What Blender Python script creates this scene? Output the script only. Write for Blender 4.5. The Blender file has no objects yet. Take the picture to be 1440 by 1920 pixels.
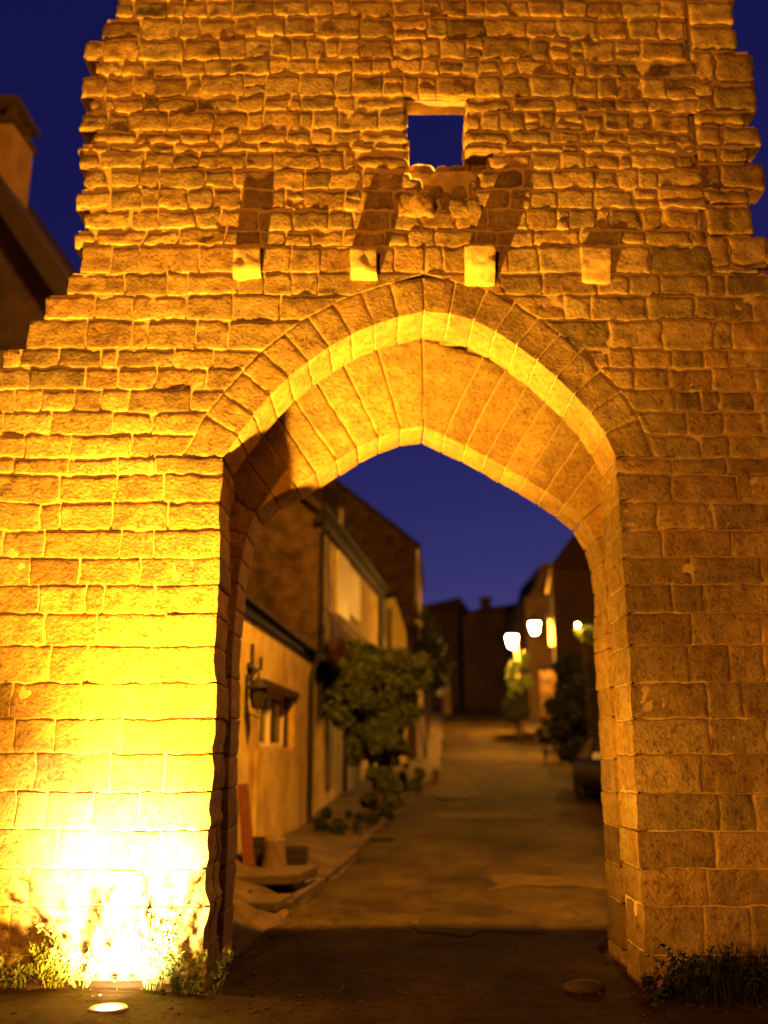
import bpy, bmesh, math, random
import numpy as np
from mathutils import Vector, Matrix
random.seed(7)
rad = math.radians
S = bpy.context.scene
COL = S.collection
# ------------------------------------------------------------------ camera
H = 1.65; PITCH = rad(13.7); F = 1867.0
cd = bpy.data.cameras.new('camera'); cam = bpy.data.objects.new('camera', cd); COL.objects.link(cam)
cd.sensor_fit = 'VERTICAL'; cd.sensor_height = 36.0; cd.lens = 36.0*F/1920.0
cd.clip_end = 2000; cd.clip_start = 0.05
cam.location = (0, 0, H); cam.rotation_euler = (math.pi/2+PITCH, 0, 0)
cd.dof.use_dof = True; cd.dof.focus_distance = 6.8; cd.dof.aperture_fstop = 0.66
S.camera = cam
# ------------------------------------------------------------------ dusk sky
world = bpy.data.worlds.new("World"); S.world = world; world.use_nodes = True
nt = world.node_tree; bg = nt.nodes['Background']
sky = nt.nodes.new('ShaderNodeTexSky'); sky.sky_type = 'NISHITA'; sky.sun_disc = False
sky.sun_elevation = rad(-5.0); sky.sun_rotation = rad(20)
sky.ozone_density = 4.0; sky.air_density = 1.0; sky.dust_density = 0.6
mx = nt.nodes.new('ShaderNodeMix'); mx.data_type = 'RGBA'; mx.blend_type = 'MULTIPLY'
mx.inputs['Factor'].default_value = 1.0
nt.links.new(sky.outputs[0], mx.inputs[6]); mx.inputs[7].default_value = (3.6, 1.7, 1.7, 1)
ad = nt.nodes.new('ShaderNodeMix'); ad.data_type = 'RGBA'; ad.blend_type = 'ADD'; ad.inputs['Factor'].default_value = 1.0
nt.links.new(mx.outputs[2], ad.inputs[6]); ad.inputs[7].default_value = (.004, .0042, .045, 1)
nt.links.new(ad.outputs[2], bg.inputs['Color']); bg.inputs['Strength'].default_value = 1.0
# ------------------------------------------------------------------ exposure
S.view_settings.view_transform = 'Standard'; S.view_settings.look = 'None'
S.view_settings.exposure = 0.0; S.view_settings.gamma = 1.0
S.cycles.use_denoising = True
S.cycles.max_bounces = 5; S.cycles.sample_clamp_indirect = 6.0
# ------------------------------------------------------------------ pixel -> place helpers
CP, SP = math.cos(PITCH), math.sin(PITCH)
def tanel(y): return math.tan(PITCH+math.atan((960.0-y)/F))
def at(px, py, Y):
    z = H+Y*tanel(py); d = Y*CP+(z-H)*SP
    return Vector(((px-720.0)/F*d, Y, z))
def onplane(px, py, p0, n):
    d = Vector(((px-720)/F, CP-(960-py)/F*SP, SP+(960-py)/F*CP))
    o = Vector((0, 0, H)); return o+d*((Vector(p0)-o).dot(n)/d.dot(n))
# ------------------------------------------------------------------ noise
def _h(ix, iy, iz, s):
    n = (ix.astype(np.int64)*374761393+iy.astype(np.int64)*668265263+iz.astype(np.int64)*2147483647+s*974634777) & 0xffffffff
    n = ((n ^ (n >> 13))*1274126177) & 0xffffffff
    n = n ^ (n >> 16)
    return (n & 0xffff)/32767.5-1.0
def vn(p, s=0):
    p = np.asarray(p, float); i = np.floor(p).astype(np.int64); f = p-i; f = f*f*(3-2*f)
    r = 0
    for a in (0, 1):
        wa = f[..., 0] if a else 1-f[..., 0]
        for b in (0, 1):
            wb = f[..., 1] if b else 1-f[..., 1]
            for c in (0, 1):
                wc = f[..., 2] if c else 1-f[..., 2]
                r = r+wa*wb*wc*_h(i[..., 0]+a, i[..., 1]+b, i[..., 2]+c, s)
    return r
def fbm(p, s=0, o=3):
    r = 0; a = 1.0
    for k in range(o):
        r = r+a*vn(np.asarray(p)*(2.03**k), s+k*17); a *= 0.5
    return r
# ------------------------------------------------------------------ materials
def mat(name, base=(.4, .33, .22), var=0.25, scale=6.0, rough=0.9, bump=0.4, bscale=60.0, tint=False, base2=None, bdist=0.01):
    m = bpy.data.materials.new(name); m.use_nodes = True
    t = m.node_tree; N = t.nodes; Lk = t.links; b = N['Principled BSDF']
    b.inputs['Roughness'].default_value = rough
    b.inputs['Specular IOR Level'].default_value = 0.25
    tc = N.new('ShaderNodeTexCoord')
    n1 = N.new('ShaderNodeTexNoise'); n1.inputs['Scale'].default_value = scale; n1.inputs['Detail'].default_value = 7; n1.inputs['Roughness'].default_value = .62
    Lk.new(tc.outputs['Object'], n1.inputs['Vector'])
    cr = N.new('ShaderNodeValToRGB'); e = cr.color_ramp.elements
    b2 = base2 or tuple(c*(1-var) for c in base)
    e[0].position = 0.33; e[0].color = (*b2, 1)
    e[1].position = 0.66; e[1].color = (*[min(1, c*(1+var*.6)) for c in base], 1)
    Lk.new(n1.outputs['Fac'], cr.inputs['Fac'])
    out = cr.outputs['Color']
    if tint:
        at_ = N.new('ShaderNodeAttribute'); at_.attribute_name = 'tint'
        mm = N.new('ShaderNodeMix'); mm.data_type = 'RGBA'; mm.blend_type = 'MULTIPLY'; mm.inputs['Factor'].default_value = 1
        Lk.new(out, mm.inputs[6]); Lk.new(at_.outputs['Color'], mm.inputs[7]); out = mm.outputs[2]
    Lk.new(out, b.inputs['Base Color'])
    if bump > 0:
        n2 = N.new('ShaderNodeTexNoise'); n2.inputs['Scale'].default_value = bscale; n2.inputs['Detail'].default_value = 6; n2.inputs['Roughness'].default_value = .65
        Lk.new(tc.outputs['Object'], n2.inputs['Vector'])
        bp = N.new('ShaderNodeBump'); bp.inputs['Strength'].default_value = bump; bp.inputs['Distance'].default_value = bdist
        Lk.new(n2.outputs['Fac'], bp.inputs['Height']); Lk.new(bp.outputs['Normal'], b.inputs['Normal'])
    return m
def stain(m, scale, lo, p0=.38, p1=.62, vec=(1, 1, 1)):
    t = m.node_tree; N = t.nodes; Lk = t.links; b = N['Principled BSDF']; src = b.inputs['Base Color'].links[0].from_socket
    tc = N.new('ShaderNodeTexCoord'); mp = N.new('ShaderNodeMapping'); mp.inputs['Scale'].default_value = vec
    n = N.new('ShaderNodeTexNoise'); n.inputs['Scale'].default_value = scale; n.inputs['Detail'].default_value = 5; n.inputs['Roughness'].default_value = .6
    cr = N.new('ShaderNodeValToRGB'); e = cr.color_ramp.elements; e[0].position = p0; e[1].position = p1; e[0].color = (*lo, 1); e[1].color = (1, 1, 1, 1)
    mm = N.new('ShaderNodeMix'); mm.data_type = 'RGBA'; mm.blend_type = 'MULTIPLY'; mm.inputs['Factor'].default_value = 1
    Lk.new(tc.outputs['Object'], mp.inputs[0]); Lk.new(mp.outputs[0], n.inputs['Vector']); Lk.new(n.outputs['Fac'], cr.inputs['Fac'])
    Lk.new(src, mm.inputs[6]); Lk.new(cr.outputs['Color'], mm.inputs[7]); Lk.new(mm.outputs[2], b.inputs['Base Color'])
def emis(name, col, st):
    m = bpy.data.materials.new(name); m.use_nodes = True; b = m.node_tree.nodes['Principled BSDF']
    b.inputs['Base Color'].default_value = (.8, .7, .5, 1)
    b.inputs['Emission Color'].default_value = (*col, 1); b.inputs['Emission Strength'].default_value = st
    return m
M = {}
M['stone'] = mat('limestone', (.50, .35, .075), .30, 9, .93, .85, 38, True, bdist=.02)
M['mortar'] = mat('lime_mortar', (.64, .46, .11), .2, 12, .95, .6, 70, bdist=.012)
stain(M['stone'], .9, (.62, .56, .5), .36, .60, (1, 1, .6)); stain(M['stone'], 28, (.50, .44, .38), .34, .47)
M['corbel'] = mat('lit_corbel_stone', (.60, .43, .10), .3, 9, .9, .8, 30, base2=(.40, .28, .06))  # wall stone brightened, so light caught by the corbel faces is in the colour
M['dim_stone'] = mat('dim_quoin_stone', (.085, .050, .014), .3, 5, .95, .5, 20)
M['dark_metal'] = mat('dark_gutter', (.012, .006, .002), .3, 9, .9, .1, 50)
M['chimney'] = mat('sooty_render', (.18, .10, .025), .3, 3, .92, .6, 14, base2=(.12, .065, .02), bdist=.03)
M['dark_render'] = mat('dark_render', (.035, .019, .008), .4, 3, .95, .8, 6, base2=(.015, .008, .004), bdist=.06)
M['dark_wood'] = mat('blackened_wood', (.022, .014, .008), .3, 9, .9, .3, 40)
M['core'] = mat('rubble_core', (.30, .24, .15), .3, 8, .95, .5, 30)
M['plaster'] = mat('ochre_plaster', (.60, .43, .07), .15, 2.2, .9, .5, 25, base2=(.38, .25, .04))
M['rough_plaster'] = mat('rough_render', (.40, .29, .14), .3, 3, .92, .6, 14, base2=(.24, .16, .07), bdist=.04)
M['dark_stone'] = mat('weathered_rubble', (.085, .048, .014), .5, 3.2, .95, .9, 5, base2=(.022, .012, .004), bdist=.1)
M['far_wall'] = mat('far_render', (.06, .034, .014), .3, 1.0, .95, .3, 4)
M['tiles'] = mat('roof_tiles', (.045, .023, .009), .5, 5, .95, .7, 16, base2=(.02, .011, .005), bdist=.05)
M['wood'] = mat('old_wood', (.05, .024, .007), .4, 9, .8, .4, 40)
M['red_wood'] = mat('red_brown_paint', (.13, .04, .01), .3, 9, .7, .3, 40)
M['stump'] = mat('grey_wood', (.12, .075, .03), .35, 14, .85, .6, 30)
M['iron'] = mat('black_iron', (.014, .010, .007), .3, 12, .7, .2, 50)
M['zinc'] = mat('zinc_pipe', (.22, .17, .12), .2, 9, .4, .1, 50)
M['white_paint'] = mat('white_paint', (.66, .52, .22), .1, 9, .5, .1, 50)
M['shutter'] = mat('pale_shutter_paint', (.66, .52, .12), .12, 6, .6, .2, 30)
M['glass'] = mat('dark_glass', (.035, .028, .02), .1, 4, .12, 0)
M['cloth'] = mat('dark_red_cloth', (.07, .012, .008), .3, 5, .95, .3, 60)
M['asphalt'] = mat('worn_asphalt', (.062, .043, .011), .3, 1.3, 1.0, .5, 60, base2=(.034, .020, .005), bdist=.012)
M['asphalt'].node_tree.nodes['Principled BSDF'].inputs['Specular IOR Level'].default_value = .06
M['earth'] = mat('dusty_verge', (.085, .052, .018), .45, 2.2, .95, .8, 24, base2=(.03, .019, .008), bdist=.03)
stain(M['asphalt'], .8, (.55, .5, .45), .42, .58, (1, .45, 1)); stain(M['asphalt'], 9, (.6, .55, .5), .36, .5); stain(M['plaster'], 1.1, (.72, .62, .5), .36, .55, (1, 1, .5))
M['slab'] = mat('pale_slab', (.065, .042, .015), .25, 5, .9, .5, 30)
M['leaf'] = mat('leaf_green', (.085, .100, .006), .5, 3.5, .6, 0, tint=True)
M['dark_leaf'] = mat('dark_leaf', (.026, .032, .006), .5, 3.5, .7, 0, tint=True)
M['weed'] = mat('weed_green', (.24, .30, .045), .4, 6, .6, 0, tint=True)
M['bark'] = mat('bark', (.06, .04, .025), .4, 12, .9, .6, 30)
M['car'] = mat('dark_car_paint', (.010, .008, .006), .1, 4, .35, 0)
M['tyre'] = mat('tyre_rubber', (.012, .012, .012), .2, 9, .9, .2, 40)
M['chrome'] = mat('bright_metal', (.5, .48, .45), .1, 9, .2, 0)
M['lamp_glass'] = emis('sodium_lamp_glass', (1.0, .62, .20), 300)
M['uplight_glass'] = emis('uplight_lens', (1.0, .62, .20), 60)
# ------------------------------------------------------------------ object helpers
def tag(o, label=None, cat=None, group=None, kind=None):
    if label: o['label'] = label
    if cat: o['category'] = cat
    if group: o['group'] = group
    if kind: o['kind'] = kind
    return o
def empty(name, loc, label=None, cat=None, group=None, rz=0):
    o = bpy.data.objects.new(name, None); COL.objects.link(o); o.location = loc; o.rotation_euler = (0, 0, rz)
    o.empty_display_size = .2
    return tag(o, label, cat, group)
def link_mesh(name, me, mats, parent=None):
    for m in (mats if isinstance(mats, (list, tuple)) else [mats]): me.materials.append(m)
    o = bpy.data.objects.new(name, me); COL.objects.link(o)
    if parent is not None:
        o.parent = parent
        o.matrix_parent_inverse = Matrix.Translation(parent.location).inverted() if parent.rotation_euler.z == 0 else (Matrix.Translation(parent.location) @ Matrix.Rotation(parent.rotation_euler.z, 4, 'Z')).inverted()
    return o
class G:
    """numpy quad-mesh collector, world coordinates"""
    def __init__(s): s.v = []; s.f = []; s.m = []; s.c = []; s.n = 0
    def add(s, v, f, m=0, c=(1, 1, 1)):
        v = np.asarray(v, float).reshape(-1, 3); f = np.asarray(f, int).reshape(-1, 4)
        s.v.append(v); s.f.append(f+s.n); s.m.append(np.full(len(f), m)); 
        cc = np.asarray(c, float)
        s.c.append(np.tile(cc, (len(v), 1)) if cc.ndim == 1 else cc); s.n += len(v)
    def box(s, a, b, m=0, c=(1, 1, 1)):
        x0, y0, z0 = a; x1, y1, z1 = b
        s.hexa([(x0, y0, z0), (x1, y0, z0), (x1, y1, z0), (x0, y1, z0), (x0, y0, z1), (x1, y0, z1), (x1, y1, z1), (x0, y1, z1)], m, c)
    def hexa(s, p, m=0, c=(1, 1, 1)):
        s.add([tuple(q) for q in p], [(0, 3, 2, 1), (4, 5, 6, 7), (0, 1, 5, 4), (1, 2, 6, 5), (2, 3, 7, 6), (3, 0, 4, 7)], m, c)
    def bar(s, a, b, w, h=None, m=0, up=(0, 0, 1)):
        a = Vector(a); b = Vector(b); h = h or w; d = (b-a).normalized(); u = Vector(up)
        if abs(d.dot(u)) > .95: u = Vector((1, 0, 0))
        x = d.cross(u).normalized()*w/2; y = x.cross(d).normalized()*h/2
        s.hexa([a-x-y, a+x-y, b+x-y, b-x-y, a-x+y, a+x+y, b+x+y, b-x+y], m)
    def tube(s, pts, r, n=8, m=0, cap=True):
        P = [Vector(p) for p in pts]; rs = r if isinstance(r, (list, tuple)) else [r]*len(P)
        V = []
        for i, p in enumerate(P):
            d = (P[min(i+1, len(P)-1)]-P[max(i-1, 0)]).normalized()
            u = Vector((0, 0, 1)) if abs(d.z) < .9 else Vector((1, 0, 0))
            x = d.cross(u).normalized(); y = d.cross(x)
            for k in range(n):
                a = 2*math.pi*k/n; V.append(p+(x*math.cos(a)+y*math.sin(a))*rs[i])
        Fc = []
        for i in range(len(P)-1):
            for k in range(n):
                Fc.append((i*n+k, i*n+(k+1) % n, (i+1)*n+(k+1) % n, (i+1)*n+k))
        nb = len(V)
        if cap:
            V += [P[0], P[-1]]
            for k in range(0, n):
                Fc.append((nb, k, (k+1) % n, (k+1) % n)); q = (len(P)-1)*n
                Fc.append((nb+1, q+k, q+(k+1) % n, q+(k+1) % n))
        s.add([tuple(v) for v in V], Fc, m)
    def lathe(s, c, prof, n=24, m=0):
        c = Vector(c); V = []
        for (r, z) in prof:
            for k in range(n):
                a = 2*math.pi*k/n; V.append((c.x+r*math.cos(a), c.y+r*math.sin(a), c.z+z))
        Fc = [(i*n+k, i*n+(k+1) % n, (i+1)*n+(k+1) % n, (i+1)*n+k) for i in range(len(prof)-1) for k in range(n)]
        s.add(V, Fc, m)
    def build(s, name, mats, parent=None, smooth=False, warp=None):
        v = np.concatenate(s.v); f = np.concatenate(s.f); mi = np.concatenate(s.m); c = np.concatenate(s.c)
        if warp: v = warp(v)
        me = bpy.data.meshes.new(name)
        tri = f[:, 2] == f[:, 3]
        if tri.any():
            me.from_pydata([tuple(q) for q in v], [], [tuple(q[:3]) if t else tuple(q) for q, t in zip(f.tolist(), tri)])
        else:
            me.vertices.add(len(v)); me.vertices.foreach_set('co', v.ravel().astype(np.float32))
            me.loops.add(len(f)*4); me.loops.foreach_set('vertex_index', f.ravel().astype(np.int32))
            me.polygons.add(len(f)); me.polygons.foreach_set('loop_start', np.arange(0, len(f)*4, 4, dtype=np.int32))
            me.update(calc_edges=True)
        me.polygons.foreach_set('material_index', mi.astype(np.int32))
        me.polygons.foreach_set('use_smooth', np.full(len(me.polygons), smooth))
        a = me.color_attributes.new('tint', 'FLOAT_COLOR', 'POINT')
        a.data.foreach_set('color', np.c_[c, np.ones(len(c))].ravel().astype(np.float32))
        me.update()
        return link_mesh(name, me, mats, parent)

def spacing(L, r, sh0, sh1, step):
    r = min(r, L*.4)
    a = [0.0] if sh0 else [0, .1*r, .4*r, r]
    b = [L] if sh1 else [L-r, L-.4*r, L-.1*r, L]
    n = max(1, int(round((b[0]-a[-1])/step)))
    mid = np.linspace(a[-1], b[0], n+1)[1:-1]
    return np.array(list(a)+list(mid)+list(b))
SEED = [0]
def patch(g, c00, c10, c11, c01, nrm, r=.02, off=0.0, amp=.006, jit=.006, skirt=.08, shared='', step=.035, gap=.006, mi=0, col=(1, 1, 1), pit=0.0, sk=None):
    """one stone: a face patch with rolled edges, rough surface and a skirt. shared: letters l r b t = edges that meet another face"""
    SEED[0] += 1; sd = SEED[0]
    c00, c10, c11, c01 = [np.array(q, float) for q in (c00, c10, c11, c01)]; nrm = np.array(nrm, float)
    L = (np.linalg.norm(c10-c00)+np.linalg.norm(c11-c01))/2; W_ = (np.linalg.norm(c01-c00)+np.linalg.norm(c11-c10))/2
    if L < .03 or W_ < .03: return
    su = spacing(L, r, 'l' in shared, 'r' in shared, step); sv = spacing(W_, r, 'b' in shared, 't' in shared, step)
    g0 = 0 if 'l' in shared else gap; g1 = 0 if 'r' in shared else gap
    h0 = 0 if 'b' in shared else gap; h1 = 0 if 't' in shared else gap
    U = ((g0+su/L*(L-g0-g1))/L)[:, None]; V = ((h0+sv/W_*(W_-h0-h1))/W_)[None, :]
    U, V = np.broadcast_arrays(U, V); U = U[..., None]; V = V[..., None]
    P = (1-U)*(1-V)*c00+U*(1-V)*c10+U*V*c11+(1-U)*V*c01
    big = 9.0
    tx = np.minimum(big if 'l' in shared else su, big if 'r' in shared else L-su)*np.ones(len(su))
    ty = np.minimum(big if 'b' in shared else sv, big if 't' in shared else W_-sv)*np.ones(len(sv))
    TX, TY = np.broadcast_arrays(tx[:, None], ty[None, :])
    rr = min(r, L*.4, W_*.4)
    # smoothly varying edge radius: chipped corners
    t = np.minimum(TX, TY)
    both = (TX < rr) & (TY < rr)
    t = np.where(both, rr-np.hypot(rr-TX, rr-TY), t)
    q = np.clip(rr-t, 0, rr)
    dep = rr-np.sqrt(np.maximum(rr*rr-q*q, 0))+np.maximum(-t, 0)*1.5
    shx = np.minimum(su if 'l' in shared else big, L-su if 'r' in shared else big)*np.ones(len(su))
    shy = np.minimum(sv if 'b' in shared else big, W_-sv if 't' in shared else big)*np.ones(len(sv))
    w = np.clip(np.minimum(shx[:, None], shy[None, :])/.05, 0, 1)
    rng = random.Random(sd)
    tl = (rng.uniform(-1, 1)*.5, rng.uniform(-1, 1)*.5)
    nz = fbm(P*9.0+sd*3.7, sd, 4)*amp
    nz = nz+((U[..., 0]-.5)*tl[0]+(V[..., 0]-.5)*tl[1])*amp*1.6
    if pit: nz = nz-np.clip(vn(P*22.0, 5)-.25, 0, 1)*pit-np.clip(vn(P*9.0, 9)-.35, 0, 1)*pit*1.3
    d = (off+nz)*w-dep
    e1 = (c10-c00)/max(L, 1e-6); e2 = (c01-c00)/max(W_, 1e-6)
    edge = np.clip(1-t/(rr*2.5), 0, 1)*w
    j1 = (fbm(P*14.0, 31, 2)*edge*jit)[..., None]; j2 = (fbm(P*14.0, 57, 2)*edge*jit)[..., None]
    P = P+e1*j1+e2*j2
    pad = ((0 if 'l' in shared else 1, 0 if 'r' in shared else 1), (0 if 'b' in shared else 1, 0 if 't' in shared else 1))
    Q = np.pad(P, pad+((0, 0),), mode='edge')
    D = np.pad(d, pad, mode='constant', constant_values=-(sk if sk else skirt))
    Q = Q+D[..., None]*nrm
    nu, nv = D.shape
    idx = np.arange(nu*nv).reshape(nu, nv)
    f = np.stack([idx[:-1, :-1], idx[1:, :-1], idx[1:, 1:], idx[:-1, 1:]], -1).reshape(-1, 4)
    if np.dot(np.cross(e1, e2), nrm) < 0: f = f[:, ::-1]
    g.add(Q.reshape(-1, 3), f, mi, col)
rc = random.Random(11)
def stone_col():
    b = rc.uniform(.68, 1.15); h = rc.uniform(-.07, .07)
    if rc.random() < .10: b *= .72
    return (b*(1+h), b, b*(1-h*1.5))
# ================================================================== THE STONE GATE
W = 7.8; YF2 = 8.41; YI = 8.75; YB = 9.3
XL, XR = -1.32, 1.90; XRI = 1.95
zf = lambda y: H+W*tanel(y)
def xf(px, y): return at(px, y, W).x
def catmull(pts, n):
    P = [np.array(p, float) for p in pts]; P = [2*P[0]-P[1]]+P+[2*P[-1]-P[-2]]; out = []
    for i in range(1, len(P)-2):
        for k in range(12):
            t = k/12.0
            out.append(.5*((2*P[i])+(-P[i-1]+P[i+1])*t+(2*P[i-1]-5*P[i]+4*P[i+1]-P[i+2])*t*t+(-P[i-1]+3*P[i]-3*P[i+1]+P[i+2])*t**3))
    out.append(P[-2]); out = np.array(out)
    s = np.r_[0, np.cumsum(np.linalg.norm(np.diff(out, axis=0), axis=1))]
    q = np.linspace(0, s[-1], n+1)
    return np.c_[np.interp(q, s, out[:, 0]), np.interp(q, s, out[:, 1])]
def curve(pts, Y, n): return catmull([(at(x, y, Y).x, at(x, y, Y).z) for x, y in pts], n)
NL, NR = 10, 10
fl = curve([(424, 858), (448, 814), (476, 775), (517, 728), (555, 693), (596, 662), (645, 632), (695, 609), (742, 594), (795, 583)], W, NL)
fr = curve([(795, 583), (850, 589), (905, 608), (955, 640), (1005, 678), (1055, 722), (1100, 765), (1134, 812), (1156, 858)], W, NR)
fl[0, 0] = XL; fr[-1, 0] = XR; ZS = zf(858); fl[0, 1] = ZS; fr[-1, 1] = ZS
il = curve([(455, 1200), (462, 1110), (475, 1040), (500, 977), (560, 941), (620, 903), (680, 866), (745, 839), (790, 832)], YB, 13)
ir = curve([(790, 833), (860, 865), (920, 898), (985, 935), (1040, 972), (1078, 1002), (1100, 1045), (1112, 1110), (1114, 1200)], YB, 13)
il[0, 0] = XL; ir[-1, 0] = XRI; ZI = (il[0, 1]+ir[-1, 1])/2; il[0, 1] = ir[-1, 1] = ZI
def outer(c, th, left):
    t = np.gradient(c, axis=0); n = np.c_[-t[:, 1], t[:, 0]]; n /= np.linalg.norm(n, axis=1)[:, None]
    n *= 1.0 if left else 1.0
    return c+n*th
def thick(c, th, side):
    o = outer(c, th, True)
    return o
flo = thick(fl, .32, 0); fro = thick(fr, .32, 1)
apo = (flo[-1]+fro[0])/2; apo[0] = fl[-1, 0]; apo[1] = fl[-1, 1]+.31; flo[-1] = fro[0] = apo
flo[0] = (XL-.32, ZS); fro[-1] = (XR+.32, ZS)
ilo = thick(il, .86, 0); iro = thick(ir, .86, 1); ap2 = np.array((il[-1, 0], il[-1, 1]+.86)); ilo[-1] = iro[0] = ap2
ilo[0] = (XL-.5, ZI); iro[-1] = (XRI+.5, ZI)
def xat(c, z):  # x of a curve at height z (curve monotone-ish in z)
    o = np.argsort(c[:, 1]); return float(np.interp(z, c[o, 1], c[o, 0]))
APZ = apo[1]
def warp(v):
    v = v.copy(); x, y, z = v[:, 0], v[:, 1], v[:, 2]
    p = np.c_[x*1.1, z*0+3.3, z*1.6]
    fade = np.clip((z-.2)/.5, 0, 1)
    dz = vn(p, 101)*.013; dx = vn(p*1.3, 102)*.012
    # ragged jamb edges
    e = np.exp(-((x-XL)/.07)**2)*(z < ZS)*(y < YF2+.01); p2 = np.c_[x*0, z*0, z*6.0]
    low = np.clip((2.9-z)/2.0, 0, 1)
    dx2 = e*((fbm(p2, 7, 3)*.012+.006)*(1+1.6*low))
    e = np.exp(-((x-XR)/.07)**2)*(z < ZS)*(y < YF2+.01)
    dx2 = dx2-e*fbm(p2, 8, 3)*.010
    v[:, 0] = x+dx+dx2; v[:, 2] = z+dz*fade
    v[:, 1] = y+vn(np.c_[x*.9, z*0, z*.9], 103)*.02*(y < W+.2)
    return v
gate = empty('stone_gate_tower', (.3, 8.5, 0), 'medieval limestone gate tower with pointed archway, floodlit orange, broken toothed stones up both sides', 'gate tower')
wall = G()
YX = -5.2, 5.6
# rows given by their top and bottom line and the left end, in picture heights of the front plane
rowsL = [(-150, -105, 225), (-105, -70, 228), (-70, -35, 222), (-35, 0, 218), (0, 33, 214), (33, 74, 191), (74, 113, 158), (113, 142, 177), (142, 183, 153), (183, 210, 166), (210, 246, 150), (246, 270, 172),
         (270, 287, 146), (287, 318, 148), (318, 354, 156), (354, 392, 143), (392, 431, 158), (431, 461, 137), (461, 512, 152), (512, 553, 124), (553, 601, 82), (601, 656, 50), (656, 691, 3)]
rowsF = [(691, 731), (731, 771), (771, 815), (815, 858), (858, 890), (890, 942), (942, 995), (995, 1046), (1046, 1097), (1097, 1151), (1151, 1212), (1212, 1280), (1280, 1347), (1347, 1413),
         (1413, 1485), (1485, 1556), (1556, 1630), (1630, 1700), (1700, 1790), (1790, 1875), (1875, 1960)]
rowsR = [(-150, -100, 1372), (-100, -50, 1376), (-50, 0, 1378), (0, 46, 1378), (46, 93, 1383), (93, 153, 1416), (153, 206, 1423), (206, 232, 1400), (232, 272, 1430), (272, 303, 1409), (303, 352, 1437), (352, 382, 1411), (382, 441, 1418),
         (441, 497, 1447), (497, 528, 1424)]
XS = xf(1312, 300)
WX0, WX1 = xf(766, 235), xf(872, 235)      # window opening
WZ1, WZ0 = zf(183), zf(287)
def mortar(x0a, x1a, x0b, x1b, z0, z1, rec, amp):
    """x at bottom (a) and top (b)"""
    if x1a-x0a < .05 and x1b-x0b < .05: return
    SEED[0] += 1
    nu = max(2, int(max(x1a-x0a, x1b-x0b)/.035)); nv = max(2, int((z1-z0)/.035))
    U = np.linspace(0, 1, nu+1)[:, None]; V = np.linspace(0, 1, nv+1)[None, :]
    X = (1-V)*(x0a+(x1a-x0a)*U)+V*(x0b+(x1b-x0b)*U); Z = z0+(z1-z0)*V+0*U
    P = np.stack([X, X*0+W, Z], -1)
    n = fbm(P*7.0, 77, 3)
    P[..., 1] += rec+amp*(np.clip(n+.1, 0, 2))+fbm(P*30, 78, 2)*.003
    idx = np.arange((nu+1)*(nv+1)).reshape(nu+1, nv+1)
    f = np.stack([idx[:-1, :-1], idx[1:, :-1], idx[1:, 1:], idx[:-1, 1:]], -1).reshape(-1, 4)
    wall.add(P.reshape(-1, 3), f, 1)
def course(z0, z1, xl0, xl1, xr0, xr1, style, shL=False, shR=False, endL=False, endR=False, wr=None, rnd=None):
    """fill one course with stones between the left (bottom,top) and right ends"""
    hgt = z1-z0; x = (xl0+xl1)/2; X1 = (xr0+xr1)/2
    if X1-x < .05: return
    cuts = [0.0]; wmin, wmax = wr; tot = X1-x
    while tot-cuts[-1] > wmax*1.15:
        cuts.append(cuts[-1]+rnd.uniform(wmin, wmax)*(1 if rnd.random() < .8 else .55))
    if tot-cuts[-1] < wmin*.5 and len(cuts) > 1: cuts.pop()
    cuts.append(tot)
    up = style
    for i in range(len(cuts)-1):
        a, b = cuts[i]/tot, cuts[i+1]/tot
        sl = rnd.uniform(-.012, .012) if up else rnd.uniform(-.006, .006)
        xm = (xl0+xl1)/2; A0 = A1 = xm+tot*a; B0 = B1 = xm+tot*b
        if i == 0: A0, A1 = xl0, xl1
        if i == len(cuts)-2: B0, B1 = xr0, xr1
        if i > 0: A0 = min(max(A0, xl0), xr0-.03); A1 = min(max(A1, xl1), xr1-.03)
        if i < len(cuts)-2: B0 = min(max(B0, xl0+.03), xr0); B1 = min(max(B1, xl1+.03), xr1)
        sh = ('l' if (i == 0 and shL) else '')+('r' if (i == len(cuts)-2 and shR) else '')
        end = (i == 0 and endL) or (i == len(cuts)-2 and endR)
        za, zb = z0, z1
        kw = {}
        if up == 2:      # eroded rubble
            kw = dict(r=rnd.uniform(.009, .020), off=rnd.uniform(-.004, .005), amp=.0075, jit=.018, gap=rnd.uniform(.003, .009), pit=.008)
            za += rnd.uniform(-.006, .014); zb -= rnd.uniform(-.004, .018)
        elif up == 1:
            kw = dict(r=rnd.uniform(.007, .015), off=rnd.uniform(-.003, .004), amp=.0055, jit=.012, gap=rnd.uniform(.003, .008), pit=.007)
            za += rnd.uniform(-.003, .006); zb -= rnd.uniform(-.003, .008)
        else:
            kw = dict(r=rnd.uniform(.005, .010), off=rnd.uniform(-.003, .004), amp=.0050, jit=.010, gap=rnd.uniform(.004, .010), pit=.006)
        skd = .27 if end else .09
        if end and up == 2: kw['r'] = .034; kw['jit'] = .02
        col = stone_col()
        if up == 2 and rnd.random() < .12 and hgt > .19 and not sh and not end:
            zm = za+(zb-za)*rnd.uniform(.4, .6)
            patch(wall, (A0, W, za), (B0, W, za), (B0, W, zm), (A0, W, zm), (0, -1, 0), col=col, skirt=skd, shared=sh, **kw)
            patch(wall, (A1, W, zm), (B1, W, zm), (B1, W, zb), (A1, W, zb), (0, -1, 0), col=stone_col(), skirt=skd, shared=sh, **kw)
        else:
            patch(wall, (A0, W, za), (B0, W, za), (B1, W, zb), (A1, W, zb), (0, -1, 0), col=col, skirt=skd, shared=sh, **kw)
core = G()
def style_at(y): return 2 if y < 455 else (1 if y < 1000 else 0)
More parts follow.
